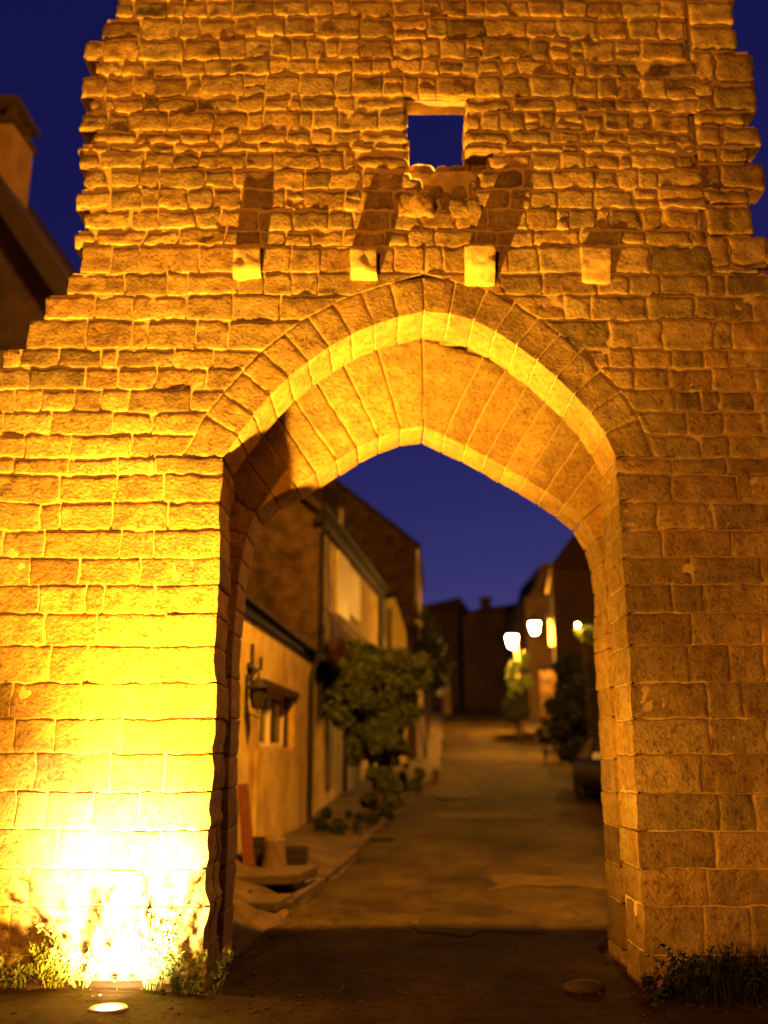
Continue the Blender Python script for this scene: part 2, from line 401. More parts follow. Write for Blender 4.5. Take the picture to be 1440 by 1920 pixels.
def wr_at(y): return (.16, .42) if y < 455 else ((.22, .52) if y < 850 else (.26, .62))
def do_row(yt, yb, xl, xr, endL, endR, rn, left_clip=None):
    z1, z0 = zf(yt), zf(yb); ym = (yt+yb)/2; st = style_at(ym); wr = wr_at(ym)
    segs = []
    rec, ma = {2: (.011, .010), 1: (.0085, .004), 0: (.0080, .003)}[st]
    zm = (z0+z1)/2
    if z1 <= WZ1+.01 and z0 >= WZ0-.01 and xl < WX0 < xr:                 # beside the window
        j0 = rn.uniform(-.01, .01); j1 = rn.uniform(-.012, .012)
        segs = [(xl, xl, WX0+j0, WX0+j0, endL, True), (WX1+j1, WX1+j1, xr, xr, True, endR)]
    elif 286 <= yt < 391 and xl < WX0 < xr:      # broken hole under the window
        a = WX0+{0: .0, 1: .02, 2: .22}[0 if yt < 301 else (1 if yt < 340 else 2)]
        b = WX1+{0: .20, 1: .10, 2: .0}[0 if yt < 301 else (1 if yt < 340 else 2)]
        segs = [(xl, xl, a, a, endL, True), (b, b, xr, xr, True, endR)]
    elif zm < ZS:
        segs = [(xl, xl, XL, XL, endL, 'J'), (XR, XR, xr, xr, 'J', endR)]
    elif zm < APZ:
        a0, a1 = xat(flo, z0), xat(flo, min(z1, APZ)); b0, b1 = xat(fro, z0), xat(fro, min(z1, APZ))
        if z1 > APZ: a1 = b1 = apo[0]
        segs = [(xl, xl, a0, a1, endL, False), (b0, b1, xr, xr, False, endR)]
    else:
        segs = [(xl, xl, xr, xr, endL, endR)]
    for (l0, l1, r0, r1, eL, eR) in segs:
        wr_ = wr
        course(z0, z1, l0, l1, r0, r1, st, eL == 'J', eR == 'J', eL is True, eR is True, wr_, rn)
        il_ = .045 if eL is True else 0; ir_ = .045 if eR is True else 0
        cl = .03 if eL == 'J' else il_; cr_ = .03 if eR == 'J' else ir_
        mortar(l0+cl, r0-cr_, l1+cl, r1-cr_, z0, z1, rec, ma)
        yb_ = W+.25 if ym < 512 else YF2-.02
        a, b = max(l0, l1)+.06 if l0 == l1 else min(l0, l1), min(r0, r1)-.06 if r0 == r1 else max(r0, r1)
        if b-a > .02: core.hexa([(l0+(.06 if l0 == l1 else 0), W+.05, z0), (r0-(.06 if r0 == r1 else 0), W+.05, z0), (r0-(.06 if r0 == r1 else 0), yb_, z0), (l0+(.06 if l0 == l1 else 0), yb_, z0),
                                 (l1+(.06 if l0 == l1 else 0), W+.05, z1), (r1-(.06 if r0 == r1 else 0), W+.05, z1), (r1-(.06 if r0 == r1 else 0), yb_, z1), (l1+(.06 if l0 == l1 else 0), yb_, z1)])
rn = random.Random(5)
for (yt, yb, lp) in rowsL:
    xl = xf(lp, (yt+yb)/2); up = yb <= 512
    if yt == 512:
        do_row(yt, yb, xl, YX[1], True, False, rn)
    elif up: do_row(yt, yb, xl, XS+rn.uniform(-.06, .06), True, False, rn)
    else: do_row(yt, yb, xl, YX[1], True, False, rn)
for (yt, yb) in rowsF: do_row(yt, yb, YX[0], YX[1], False, False, rn)
for (yt, yb, rp) in rowsR:
    z1, z0 = zf(yt), min(zf(yb), 99); xr = xf(rp, (yt+yb)/2)
    if yb == 528: z0 = zf(512); 
    if z1-z0 < .03: continue
    course(z0, z1, XS, XS, xr, xr, 2, False, False, False, True, (.17, .40), rn)
    mortar(XS, xr-.05, XS, xr-.05, z0, z1, .02, .02)
    core.box((XS-.05, W+.05, z0), (xr-.06, W+.30, z1))
# broken rubble below the window
hz1, hz0 = zf(287), zf(392)
mortar(WX0-.02, WX1+.2, WX0-.02, WX1+.2, hz0-.02, hz1-.12, .10, .06)
core.box((WX0-.08, W+.14, hz0-.03), (WX1+.25, W+.30, hz1-.10))
for (px, py, w_, h_, off) in [(792, 312, 44, 46, -.13), (832, 310, 36, 40, -.12), (868, 306, 34, 36, -.13), (812, 345, 40, 34, -.10), (858, 345, 40, 30, -.12), (898, 320, 36, 44, -.12), (776, 343, 38, 34, .0), (775, 386, 78, 50, .015), (812, 380, 22, 50, -.10), (838, 375, 26, 60, -.08),
                              (874, 388, 66, 44, .012), (900, 352, 46, 44, -.02), (832, 412, 30, 30, -.06), (905, 300, 50, 26, -.16)]:
    c = at(px, py, W); s = 8.6/F; a, b = w_*s/2, h_*s/2
    j = lambda: rc.uniform(-.016, .016)
    patch(wall, (c.x-a+j(), W, c.z-b+j()), (c.x+a+j(), W, c.z-b+j()), (c.x+a+j(), W, c.z+b+j()), (c.x-a+j(), W, c.z+b+j()), (0, -1, 0), r=.035, off=off, amp=.018, jit=.016, skirt=.1-off, gap=.002, pit=.02, col=stone_col(), step=.025)
wall.build('front_wall', [M['stone'], M['mortar']], gate, True, warp)
# ---- front arch ring: face and soffit of every voussoir
ring = G()
def ring_build(g, ci, co, Y0, Y1, left, r, amp):
    for k in range(len(ci)-1):
        a, b, oa, ob = ci[k], ci[k+1], co[k], co[k+1]; col = stone_col(); col = tuple(min(1.1, c*.5+.5) for c in col)
        off = rc.uniform(-.003, .003)
        patch(g, (a[0], Y0, a[1]), (b[0], Y0, b[1]), (ob[0], Y0, ob[1]), (oa[0], Y0, oa[1]), (0, -1, 0), r=r, off=off, amp=amp, jit=.006, gap=.007, shared='b', col=col, skirt=.05, pit=.003)
        t = b-a; n = np.array((t[1], 0, -t[0])); n = n/np.linalg.norm(n)
        if left is None: pass
        patch(g, (a[0], Y0, a[1]), (b[0], Y0, b[1]), (b[0], Y1, b[1]), (a[0], Y1, a[1]), n, r=r*.8, off=rc.uniform(-.004, .003), amp=amp, jit=.006, gap=.007, shared='b', col=col, skirt=.05, pit=.002)
    # mortar bed behind the joints
    for k in range(len(ci)-1):
        a, b, oa, ob = ci[k], ci[k+1], co[k], co[k+1]
        t = b-a; n = np.array((t[1], -t[0])); n = n/np.linalg.norm(n); d = n*(-.018)
        g.add([(a[0]+d[0], Y0+amp*2.0+.001, a[1]+d[1]), (b[0]+d[0], Y0+amp*2.0+.001, b[1]+d[1]), (ob[0], Y0+amp*2.0+.001, ob[1]), (oa[0], Y0+amp*2.0+.001, oa[1])], [(0, 1, 2, 3)], 1)
        g.add([(a[0]+d[0], Y0+amp*2.0+.001, a[1]+d[1]), (b[0]+d[0], Y0+amp*2.0+.001, b[1]+d[1]), (b[0]+d[0], Y1, b[1]+d[1]), (a[0]+d[0], Y1, a[1]+d[1])], [(0, 1, 2, 3)], 1)
ring_build(ring, fl, flo, W, YF2, 1, .009, .0045); ring_build(ring, fr, fro, W, YF2, 0, .009, .0045)
ring.build('front_arch', [M['stone'], M['mortar']], gate, True, warp)
ring = G()
ring_build(ring, il, ilo, YI, YB, 1, .009, .0050); ring_build(ring, ir, iro, YI, YB, 0, .009, .0050)
ring.build('inner_arch', [M['stone'], M['mortar']], gate, True, warp)
# ---- infill above the inner arch, seen inside the front arch
fill = G(); zz = ZI
rn = random.Random(9)
wall2 = wall; wall = fill
while zz < 5.75:
    h = rn.uniform(.17, .26); z0, z1 = zz, zz+h; zm = zz+h/2
    def put(a, b):
        x = a
        while x < b-.05:
            w_ = min(rn.uniform(.22, .5), b-x)
            if b-(x+w_) < .12: w_ = b-x
            patch(fill, (x, YI, z0), (x+w_, YI, z0), (x+w_, YI, z1), (x, YI, z1), (0, -1, 0), r=.012, off=rn.uniform(-.012, .0), amp=.010, jit=.01, gap=.002, pit=.006, col=stone_col()); x += w_
    if zm < ap2[1]: put(XL-.35, xat(ilo, zm)+.05); put(xat(iro, zm)-.05, XR+.4)
    else: put(XL-.35, XR+.4)
    zz += h
fill.build('arch_infill', [M['stone'], M['mortar']], gate, True)
wall = wall2
# ---- jambs
def jamb(side):
    g = G(); rj = random.Random(3+side)
    for (yt, yb) in rowsF:
        z1, z0 = min(zf(yt), ZS), zf(yb)
        if z0 > ZS-.02: continue
        x = XL if side < 0 else XR; n = (1, 0, 0) if side < 0 else (-1, 0, 0)
        cuts = [0, YF2-W] if rj.random() < .5 else [0, rj.uniform(.22, .4), YF2-W]
        for i in range(len(cuts)-1):
            patch(g, (x, W+cuts[i], z0), (x, W+cuts[i+1], z0), (x, W+cuts[i+1], z1), (x, W+cuts[i], z1), n, r=.016, off=rj.uniform(-.006, .006), amp=.008, jit=.006, gap=.005, shared='l' if i == 0 else '', col=stone_col(), skirt=.06, pit=.005)
    x = XL-.022 if side < 0 else XR+.022
    g.add([(x, W+.008, -.3), (x, YF2, -.3), (x, YF2, ZS+.02), (x, W+.008, ZS+.02)], [(0, 1, 2, 3)], 1)
    # inner order of the jamb: small front face and passage face
    x = XL if side < 0 else XRI; xo = x+side*.14; z = -.2; 
    while z < ZI-.01:
        h = rj.uniform(.24, .36); z1 = min(z+h, ZI)
        if ZI-z1 < .12: z1 = ZI
        n = (-side, 0, 0); col = stone_col()
        patch(g, (xo, YI, z), (x, YI, z), (x, YI, z1), (xo, YI, z1), (0, -1, 0), r=.014, off=0, amp=.006, jit=.004, shared='r', col=col, skirt=.05, gap=.004)
        patch(g, (x, YI, z), (x, YB, z), (x, YB, z1), (x, YI, z1), n, r=.014, off=rj.uniform(-.004, .006), amp=.008, jit=.004, shared='l', col=col, skirt=.1, gap=.004, pit=.004)
        z = z1
    g.add([(x+side*.022, YI+.02, -.3), (x+side*.022, YB-.01, -.3), (x+side*.022, YB-.01, ZI), (x+side*.022, YI+.02, ZI)], [(0, 1, 2, 3)], 1)
    # groove between the orders
    xg = (XL if side < 0 else XR)+side*.13
    g.add([(xg, YF2-.05, -.3), (xg, YI+.05, -.3), (xg, YI+.05, 5.5), (xg, YF2-.05, 5.5)], [(0, 1, 2, 3)], 1)
    g.build('jamb', [M['stone'], M['mortar']], gate, True, warp)
jamb(-1); jamb(1)
# ---- body of the rear order and filling between
zz = -.3
while zz < 5.2:
    z0, z1 = zz, zz+.1
    if z1 < ZI: a, b = XL, XRI
    elif z0 < il[-1, 1]+.06: a, b = xat(il, max(z0-.06, ZI)), xat(ir, max(z0-.06, ZI))
    else: a = b = None
    if a is None: core.box((YX[0], YI+.06, z0), (YX[1], YB-.02, z1))
    else:
        core.box((YX[0], YI+.06, z0), (a-.03, YB-.02, z1)); core.box((b+.03, YI+.06, z0), (YX[1], YB-.02, z1))
    zz += .1
core.box((YX[0], YF2-.03, -.3), (XL-.14, YI+.1, 5.19)); core.box((XR+.14, YF2-.03, -.3), (YX[1], YI+.1, 5.19))
core.box((YX[0]+.01, YI+.05, 5.19), (YX[1]-.01, YB-.03, 5.27)); core.box((-2.3, YF2-.04, 5.60), (2.9, YI+.12, 5.68))
core.box((-2.28, YI+.06, 5.275), (2.88, YI+.115, 5.595))
core.build('wall_core', M['core'], gate, False)
# ---- corbels
def corbel(x0, x1, y0, y1, p, curved, sd):
    a = at(x0, (y0+y1)/2, W-p).x; b = at(x1, (y0+y1)/2, W-p).x; zt = H+(W-p)*tanel(y0); zb = H+(W-p)*tanel(y1)
    g = G()
    if curved: prof = [(0.1, zt), (-p, zt), (-p, zt-.09), (-p*.93, zt-.14), (-p*.75, zt-.19), (-p*.45, zt-.235), (-p*.1, zb-.0), (.1, zb-.02)]
    else: prof = [(0.1, zt), (-p*.8, zt-.005), (-p, zt-.03), (-p*1.02, (zt+zb)/2), (-p*.9, zb+.03), (-p*.6, zb-.01), (.1, zb-.02)]
    # refine profile
    pr = []
    for i in range(len(prof)-1):
        for k in range(3):
            t = k/3; pr.append((prof[i][0]*(1-t)+prof[i+1][0]*t, prof[i][1]*(1-t)+prof[i+1][1]*t))
    pr.append(prof[-1]); n = len(pr); nx = 9
    V = []
    cy = (sum(q[1] for q in pr)/n)
    for i in range(nx):
        u = i/(nx-1); e = 1-.12*max(0, abs(u-.5)*2-.8)*5
        for (yy, z) in pr: V.append((a+(b-a)*u, W+yy*(e if yy < 0 else 1), cy+(z-cy)*(.5+.5*e)))
    Fc = [(i*n+k, (i+1)*n+k, (i+1)*n+k+1, i*n+k+1) for i in range(nx-1) for k in range(n-1)]
    V = np.array(V); ns = fbm(V*12, sd, 3)
    am = .012 if curved else .020
    V[:, 1] -= ns*am; V[:, 2] += vn(V*9, sd+3)*am; V[:, 0] += vn(V*9, sd+9)*am*.8
    g.add(V, Fc)
    for i in (0, nx-1):
        c = V[i*n:(i+1)*n].mean(0); base = g.n
        g.add(np.vstack([V[i*n:(i+1)*n], c[None]]), [(k, k+1, n, n) for k in range(n-1)])
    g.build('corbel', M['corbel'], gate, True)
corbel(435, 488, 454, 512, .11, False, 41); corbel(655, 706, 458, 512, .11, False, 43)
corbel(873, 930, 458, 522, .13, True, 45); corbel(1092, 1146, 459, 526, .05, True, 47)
# ================================================================== THE UPLIGHT
LP = at(203, 1893, 6.9)
up = empty('ground_uplight', LP, 'round recessed floodlight glowing in the ground at the foot of the left wall', 'floodlight')
g = G(); g.lathe(LP, [(.085, -.02), (.085, .012), (.092, .016), (.115, .016), (.125, .006), (.125, -.06), (.05, -.06)], 32); g.build('rim', M['zinc'], up, True)
g = G(); g.lathe(LP, [(.086, .008), (.06, .016), (.03, .019), (.001, .02)], 32); g.build('lens', M['uplight_glass'], up, True)
SOD = (1.0, .435, .05)
def spot(name, loc, aim, power, size, blend, rad_, parent, col=SOD):
    l = bpy.data.lights.new(name, 'SPOT'); l.energy = power; l.color = col; l.spot_size = rad(size); l.spot_blend = blend; l.shadow_soft_size = rad_
    o = bpy.data.objects.new(name, l); COL.objects.link(o); o.location = loc
    o.rotation_euler = (Vector(aim)).to_track_quat('-Z', 'Y').to_euler()
    o.parent = parent; o.matrix_parent_inverse = Matrix.Translation(parent.location).inverted(); return o
L0 = LP+Vector((0, 0, .07))
spot('flood_beam', L0, (.12, .10, 1.0), 12500, 84, 1.0, .045, up)
spot('flood_wide', L0, (-.45, .38, 1.0), 1050, 150, 1.0, .05, up)
spot('flood_side', L0, (.95, .38, .62), 1400, 78, 1.0, .05, up)
spot('flood_core', L0, (-.16, 1.0, .50), 4800, 80, 1.0, .05, up, (1.0, .66, .42))
# ================================================================== LAMPS
def point(name, loc, power, r, parent, col=(1, .52, .10)):
    l = bpy.data.lights.new(name, 'POINT'); l.energy = power; l.color = col; l.shadow_soft_size = r
    o = bpy.data.objects.new(name, l); COL.objects.link(o); o.location = loc; o.parent = parent
    o.matrix_parent_inverse = Matrix.Translation(parent.location).inverted(); return o
def lantern(loc, s, mount, label, power, name='street_lantern', group='lit lanterns along the lane', col=(1, .41, .03)):
    """hanging lantern, glass centre at loc; mount = point on the wall its bracket starts from"""
    loc = Vector(loc); mount = Vector(mount)
    r = empty(name, mount, label, 'lantern', group)
    g = G(); g.lathe(loc, [(.10*s, -.20*s), (.15*s, -.05*s), (.18*s, .14*s)], 6); g.lathe(loc, [(.0, -.22*s), (.10*s, -.20*s)], 6)
    g.build('lamp_glass', M['lamp_glass'], r)
    g = G(); g.lathe(loc, [(.18*s, .14*s), (.24*s, .16*s), (.20*s, .22*s), (.09*s, .32*s), (.05*s, .36*s), (.05*s, .42*s), (.0, .46*s)], 12); g.build('lamp_cap', M['iron'], r, True)
    g = G(); top = loc+Vector((0, 0, .44*s)); d = mount-top; d.z = 0
    g.tube([mount-Vector((0, 0, .35*s)), mount, mount+(top-mount)*.3+Vector((0, 0, .12*s)), mount+(top-mount)*.75+Vector((0, 0, .14*s)), top+Vector((0, 0, .06*s)), top], .022*s, 8)
    g.tube([mount-Vector((0, 0, .3*s)), mount+(top-mount)*.35+Vector((0, 0, -.1*s)), mount+(top-mount)*.6+Vector((0, 0, .12*s))], .014*s, 6)
    g.bar(mount-Vector((0, 0, .42*s)), mount+Vector((0, 0, .1*s)), .07*s, .05*s)
    g.build('bracket', M['iron'], r)
    g = G()
    for k in range(6): a = 2*math.pi*k/6; g.tube([loc+Vector((.105*s*math.cos(a), .105*s*math.sin(a), -.20*s)), loc+Vector((.187*s*math.cos(a), .187*s*math.sin(a), .14*s))], .012*s, 5)
    g.build('lamp_frame', M['iron'], r)
    if power: point('lantern_light', loc-Vector((0, 0, .30*s)), power, .12, r, col)
    return r
# lantern on the rear side of the tower, above the passage
lantern((1.5, 8.62, 9.0), 1.0, (1.5, W+.32, 9.3), 'lantern bracketed high on the rear face of the gate tower', 8500, group=None)
# street lantern behind the viewpoint, on a wall bracket of its own post, lights the square before the gate
pf = empty('lamp_post', (-4.5, -6.0, 0), 'street lamp post on the square before the gate', 'post')
g = G(); g.tube([(-4.5, -6, -.1), (-4.5, -6, .8), (-4.5, -6, 7.6)], [.11, .07, .05], 10); g.build('pole', M['iron'], pf, True)
lantern((-4.1, -5.6, 7.0), 1.0, (-4.5, -6.0, 7.4), 'street lantern on the post in the square before the gate', 4200, group=None, col=(1, .30, .0))
# ================================================================== GROUND
def laneprof(Y):
    return np.interp(Y, [-50, 9.3, 15, 20, 30, 38, 50, 60, 66, 90, 400], [0, 0, .15, .40, 1.15, 1.95, 3.3, 4.3, 4.5, 3.0, 3.0])
LE = [(-3.0, -3.0), (9.3, -1.05), (11.2, -.95)]
def edgeX(pts, Y): return np.interp(Y, [p[0] for p in pts], [p[1] for p in pts])
def lane_pt(px, py):
    # intersect the pixel ray with the lane surface
    lo, hi = 3.0, 60.0
    for _ in range(50):
        m = (lo+hi)/2; z = H+m*tanel(py)
        if z > laneprof(m): lo = m
        else: hi = m
    Y = lo
    return at(px, py, Y)
def first_hit(px, py):
    Y = 3.0
    while Y < 80:
        if H+Y*tanel(py) <= laneprof(Y): break
        Y += .05
    return at(px, py, Y)
left_px = [(545, 1705), (640, 1630), (690, 1580), (725, 1540), (760, 1500), (800, 1468), (822, 1440), (826, 1405), (828, 1370), (832, 1334)]
right_px = [(1250, 1700), (1230, 1600), (1170, 1500), (1110, 1462), (1060, 1420), (1010, 1390), (985, 1365), (950, 1345), (940, 1334)]
LEp = [first_hit(*p) for p in left_px]; REp = [first_hit(*p) for p in right_px]
LE = [(-20, -14), (4, -6), (7.0, -5.0), (7.6, -1.35), (9.4, -1.3)]+[(p.y, p.x) for p in LEp]+[(66, LEp[-1].x), (70, LEp[-1].x)]
RE = [(-20, 16), (5.5, 8), (6.8, 5.0), (7.6, 1.93), (9.4, 1.93)]+[(p.y, p.x) for p in REp]+[(66, REp[-1].x+1), (70, REp[-1].x+1)]
def inlane(X, Y): return (X > edgeX(LE, Y)) & (X < edgeX(RE, Y))
def groundz(X, Y):
    z = laneprof(Y)
    dl = edgeX(LE, Y)-X; dr = X-edgeX(RE, Y)
    z = z+np.clip(dl/.4, 0, 1)*np.where(Y > 9.4, .13, .03)*1.0+np.clip(dr/.5, 0, 1)*np.where(Y > 9.4, .10, .03)
    # left yard a little higher beside the gate, then level
    yard = np.clip((Y-9.6)/1.5, 0, 1)*np.clip((19-Y)/6, 0, 1)*np.clip((dl-.3)/.8, 0, 1)*.28
    m = np.clip((Y-5.2)/1.4, 0, 1)*np.clip((9-Y)/1.0, 0, 1)*np.clip((-1.2-X)/.5, 0, 1)*.072
    return z+yard+m
def sheet(name, xs, ys, zfun, m, kind, extra=0):
    X, Y = np.meshgrid(xs, ys, indexing='ij') if not callable(xs) else (None, None)
    Z = zfun(X, Y)
    g = G(); nu, nv = X.shape; idx = np.arange(nu*nv).reshape(nu, nv)
    g.add(np.stack([X, Y, Z], -1).reshape(-1, 3), np.stack([idx[:-1, :-1], idx[1:, :-1], idx[1:, 1:], idx[:-1, 1:]], -1).reshape(-1, 4))
    o = g.build(name, m, None, True); tag(o, kind='structure'); return o
xs = np.r_[-300, -120, -60, np.arange(-30, -6, 2), np.arange(-6, 6, .12), np.arange(6, 30, 2), 60, 120, 300]
ys = np.r_[-200, -60, -20, np.arange(-8, 4, 1), np.arange(4, 13, .1), np.arange(13, 40, .3), np.arange(40, 95, 1), 120, 200, 400]
o = sheet('ground', xs, ys, lambda X, Y: groundz(X, Y)+fbm(np.stack([X*2, Y*2, X*0], -1), 60, 3)*.008*(abs(X) < 6)-.03, M['earth'], 'structure'); 
# lane sheet between its edges
g = G(); ysl = np.r_[np.arange(-18, 4, 1.0), np.arange(4, 14, .12), np.arange(14, 69, .4)]; us = np.linspace(0, 1, 50)
Yl = np.repeat(ysl[None, :], len(us), 0); a = edgeX(LE, Yl); b = edgeX(RE, Yl); wob = fbm(np.stack([Yl*1.5, Yl*0, Yl*0], -1), 61, 3)*.05
Xl = (a+wob)+(b-a-wob)*us[:, None]; Pn = np.stack([Xl*1.1, Yl*.9, Xl*0], -1)
Zl = laneprof(Yl)+fbm(Pn, 62, 3)*.012+.004+np.clip((Yl-5.2)/1.4, 0, 1)*np.clip((9-Yl)/1.0, 0, 1)*np.clip((-1.2-Xl)/.5, 0, 1)*.072
Zl[0, :] -= .06; Zl[-1, :] -= .06
nu, nv = Xl.shape; idx = np.arange(nu*nv).reshape(nu, nv)
g.add(np.stack([Xl, Yl, Zl], -1).reshape(-1, 3), np.stack([idx[:-1, :-1], idx[1:, :-1], idx[1:, 1:], idx[:-1, 1:]], -1).reshape(-1, 4))
tag(g.build('lane', M['asphalt'], None, True), kind='structure')
def patchsheet(name, x0, x1, y0, y1, m, sd):
    g = G(); us = np.linspace(0, 1, 16)[:, None]; vs = np.linspace(0, 1, 16)[None, :]; r = fbm(np.stack([us*3+vs*0, vs*3+us*0, us*0+vs*0+sd], -1), sd, 2)*.10
    X = x0+(x1-x0)*us+r; Y = y0+(y1-y0)*vs+r.T*2; P = np.stack([X*1.1, Y*.9, X*0], -1)
    Z = laneprof(Y)+fbm(P, 62, 3)*.012+.012; idx = np.arange(256).reshape(16, 16)
    g.add(np.stack([X, Y, Z], -1).reshape(-1, 3), np.stack([idx[:-1, :-1], idx[1:, :-1], idx[1:, 1:], idx[:-1, 1:]], -1).reshape(-1, 4)); tag(g.build(name, m, None, True), kind='structure')
M['patch_asphalt'] = mat('repair_asphalt', (.044, .028, .008), .3, 3, 1.0, .5, 60); M['patch_asphalt'].node_tree.nodes['Principled BSDF'].inputs['Specular IOR Level'].default_value = .06
M['pale_asphalt'] = mat('pale_asphalt', (.078, .050, .012), .3, 3, 1.0, .5, 60); M['pale_asphalt'].node_tree.nodes['Principled BSDF'].inputs['Specular IOR Level'].default_value = .06
patchsheet('road_patch', -.9, .35, 16.2, 18.4, M['patch_asphalt'], 3); patchsheet('road_patch', 1.3, 2.6, 12.6, 13.6, M['pale_asphalt'], 5); patchsheet('road_patch', .9, 2.2, 24, 29, M['pale_asphalt'], 8); patchsheet('road_patch', 1.0, 3.0, 20.4, 21.3, M['pale_asphalt'], 9); patchsheet('road_patch', .3, 1.5, 9.9, 10.9, M['patch_asphalt'], 11)
# ================================================================== FOLIAGE
def leaves(g, P, size, rnd, col=(1, 1, 1), up=.0, asp=1.8):
    """leaf-shaped quads at points P"""
    P = np.asarray(P); n = len(P)
    r = np.random.RandomState(rnd)
    d = r.normal(size=(n, 3)); d[:, 2] += up; d /= np.linalg.norm(d, axis=1)[:, None]
    e = np.cross(d, r.normal(size=(n, 3))); e /= np.linalg.norm(e, axis=1)[:, None]
    s = size*r.uniform(.6, 1.3, n)[:, None]
    a, b, c, dd = P-d*s*asp*.5, P+e*s*.5, P+d*s*asp*.5, P-e*s*.5
    V = np.stack([a, b, c, dd], 1).reshape(-1, 3); f = np.arange(n*4).reshape(n, 4)
    t = r.uniform(.55, 1.3, n); cc = np.stack([t*col[0], t*col[1], t*col[2]], -1)
    g.add(V, f, 0, np.repeat(cc, 4, 0))
def crown_pts(c, R, n, rnd, clumps=26, fill=.35):
    r = np.random.RandomState(rnd); c = np.array(c); R = np.array(R, float)
    d = r.normal(size=(clumps, 3)); d /= np.linalg.norm(d, axis=1)[:, None]
    cc = c+d*R*r.uniform(.35, 1.08, (clumps, 1)); cr = r.uniform(.10, .32, clumps)*R.mean()
    k = r.randint(0, clumps, n); q = r.normal(size=(n, 3)); q /= np.linalg.norm(q, axis=1)[:, None]
    return cc[k]+q*(cr[k]*r.uniform(.5, 1.0, n)**.6)[:, None]
def bush(name, label, cat, c, R, n, size, base, sd, mt='leaf', group=None, trunks=3, clumps=26, tr=.04):
    o = empty(name, base, label, cat, group)
    g = G(); leaves(g, crown_pts(c, R, n, sd, clumps), size, sd); g.build('foliage', M[mt], o)
    g = G(); r = random.Random(sd); c = Vector(c); base = Vector(base)
    for k in range(trunks):
        e = c+Vector((r.uniform(-.6, .6)*R[0], r.uniform(-.6, .6)*R[1], r.uniform(-.2, .6)*R[2])); m = base.lerp(e, .5)+Vector((r.uniform(-.1, .1), r.uniform(-.1, .1), .1*R[2]))
        g.tube([base+Vector((r.uniform(-.05, .05), 0, -.05)), base.lerp(m, .5)+Vector((r.uniform(-.05, .05), 0, 0)), m, e], [tr, tr*.8, tr*.6, tr*.25], 7)
    g.build('trunk', M['bark'], o, True); return o
# weeds at the wall foot by the uplight
def weed(px, py, hgt, sd, label, n=9, Y=7.55, lean=0.0, spread=.16, leafy=1.0, mt='weed'):
    b = at(px, py, Y); b.z = float(groundz(np.array(b.x), np.array(b.y)))-.03
    o = empty('weed', b, label, 'weed', 'weeds growing along the foot of the gate wall')
    r = random.Random(sd); gs = G(); gl = G(); pts = []
    for k in range(n):
        ang = r.uniform(0, 6.28); h = hgt*r.uniform(.55, 1.05); w_ = spread*r.uniform(.4, 1.2)
        tip = b+Vector((math.cos(ang)*w_*1.3+lean*h, -abs(math.sin(ang))*w_*.5+.02, h)); root = b+Vector((math.cos(ang)*.05, math.sin(ang)*.04, 0))
        mid = root.lerp(tip, .5)+Vector((math.cos(ang)*w_*-.1, 0, h*.10))
        gs.tube([root, root.lerp(mid, .6), mid, tip], [.0045, .004, .003, .0015], 5)
        m = int(16*leafy)
        for i in range(m):
            t = .15+.85*i/m; p = (root*(1-t)**2+mid*2*t*(1-t)+tip*t*t)
            for q in range(2): pts.append(p+Vector((r.uniform(-.03, .03), r.uniform(-.025, .01), r.uniform(-.015, .02))))
    leaves(gl, np.array([tuple(p) for p in pts]), .024, sd, up=.8, asp=2.2)
    gs.build('stem', M[mt], o); gl.build('foliage', M[mt], o)
weed(150, 1860, .46, 1, 'tall bushy weed glaring white just left of the ground floodlight', 14, spread=.26)
weed(285, 1868, .62, 2, 'tall weed lit yellow just right of the ground floodlight', 12, spread=.22, lean=.12)
weed(30, 1868, .26, 3, 'low dark weed clump at the far left foot of the wall', 12, spread=.26, mt='leaf')
weed(95, 1872, .30, 4, 'small green weed between the dark clump and the glaring bushy weed', 10, spread=.18)
weed(345, 1862, .30, 5, 'short green weed at the foot of the left jamb corner', 10, spread=.14)
weed(400, 1850, .34, 6, 'single leafy sprig leaning out past the left jamb corner', 3, Y=7.72, lean=.25, spread=.05)
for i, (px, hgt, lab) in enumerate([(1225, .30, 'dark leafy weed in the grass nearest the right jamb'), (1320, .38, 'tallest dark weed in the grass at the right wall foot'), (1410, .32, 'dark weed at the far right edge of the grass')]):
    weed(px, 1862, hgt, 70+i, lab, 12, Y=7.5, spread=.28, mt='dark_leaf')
# dark grass at the right foot
g = G(); r = np.random.RandomState(4); n = 5200
X = r.uniform(1.98, 4.6, n); Y = W-.05-np.abs(r.normal(0, .22, n)); Z = groundz(X, Y)-.02
hh = r.uniform(.08, .34, n)*np.clip((X-1.9)/.3, .4, 1)*np.clip(1.1-(W-Y)*.9, .25, 1)*(.65+.5*(vn(np.c_[X*3, Y*0, Y*0], 4)))
a = r.uniform(0, 6.28, n); bx, by = np.cos(a)*.006, np.sin(a)*.006; tx = X+r.normal(0, .05, n); ty = Y+r.normal(0, .05, n)
V = np.stack([np.stack([X-bx, Y-by, Z], -1), np.stack([X+bx, Y+by, Z], -1), np.stack([tx+bx*.3, ty, Z+hh], -1), np.stack([tx-bx*.3, ty, Z+hh], -1)], 1).reshape(-1, 3)
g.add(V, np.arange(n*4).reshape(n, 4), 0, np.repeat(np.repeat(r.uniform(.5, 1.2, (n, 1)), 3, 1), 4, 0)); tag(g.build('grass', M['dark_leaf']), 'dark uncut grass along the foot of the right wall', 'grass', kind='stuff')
r = np.random.RandomState(12); g = G()
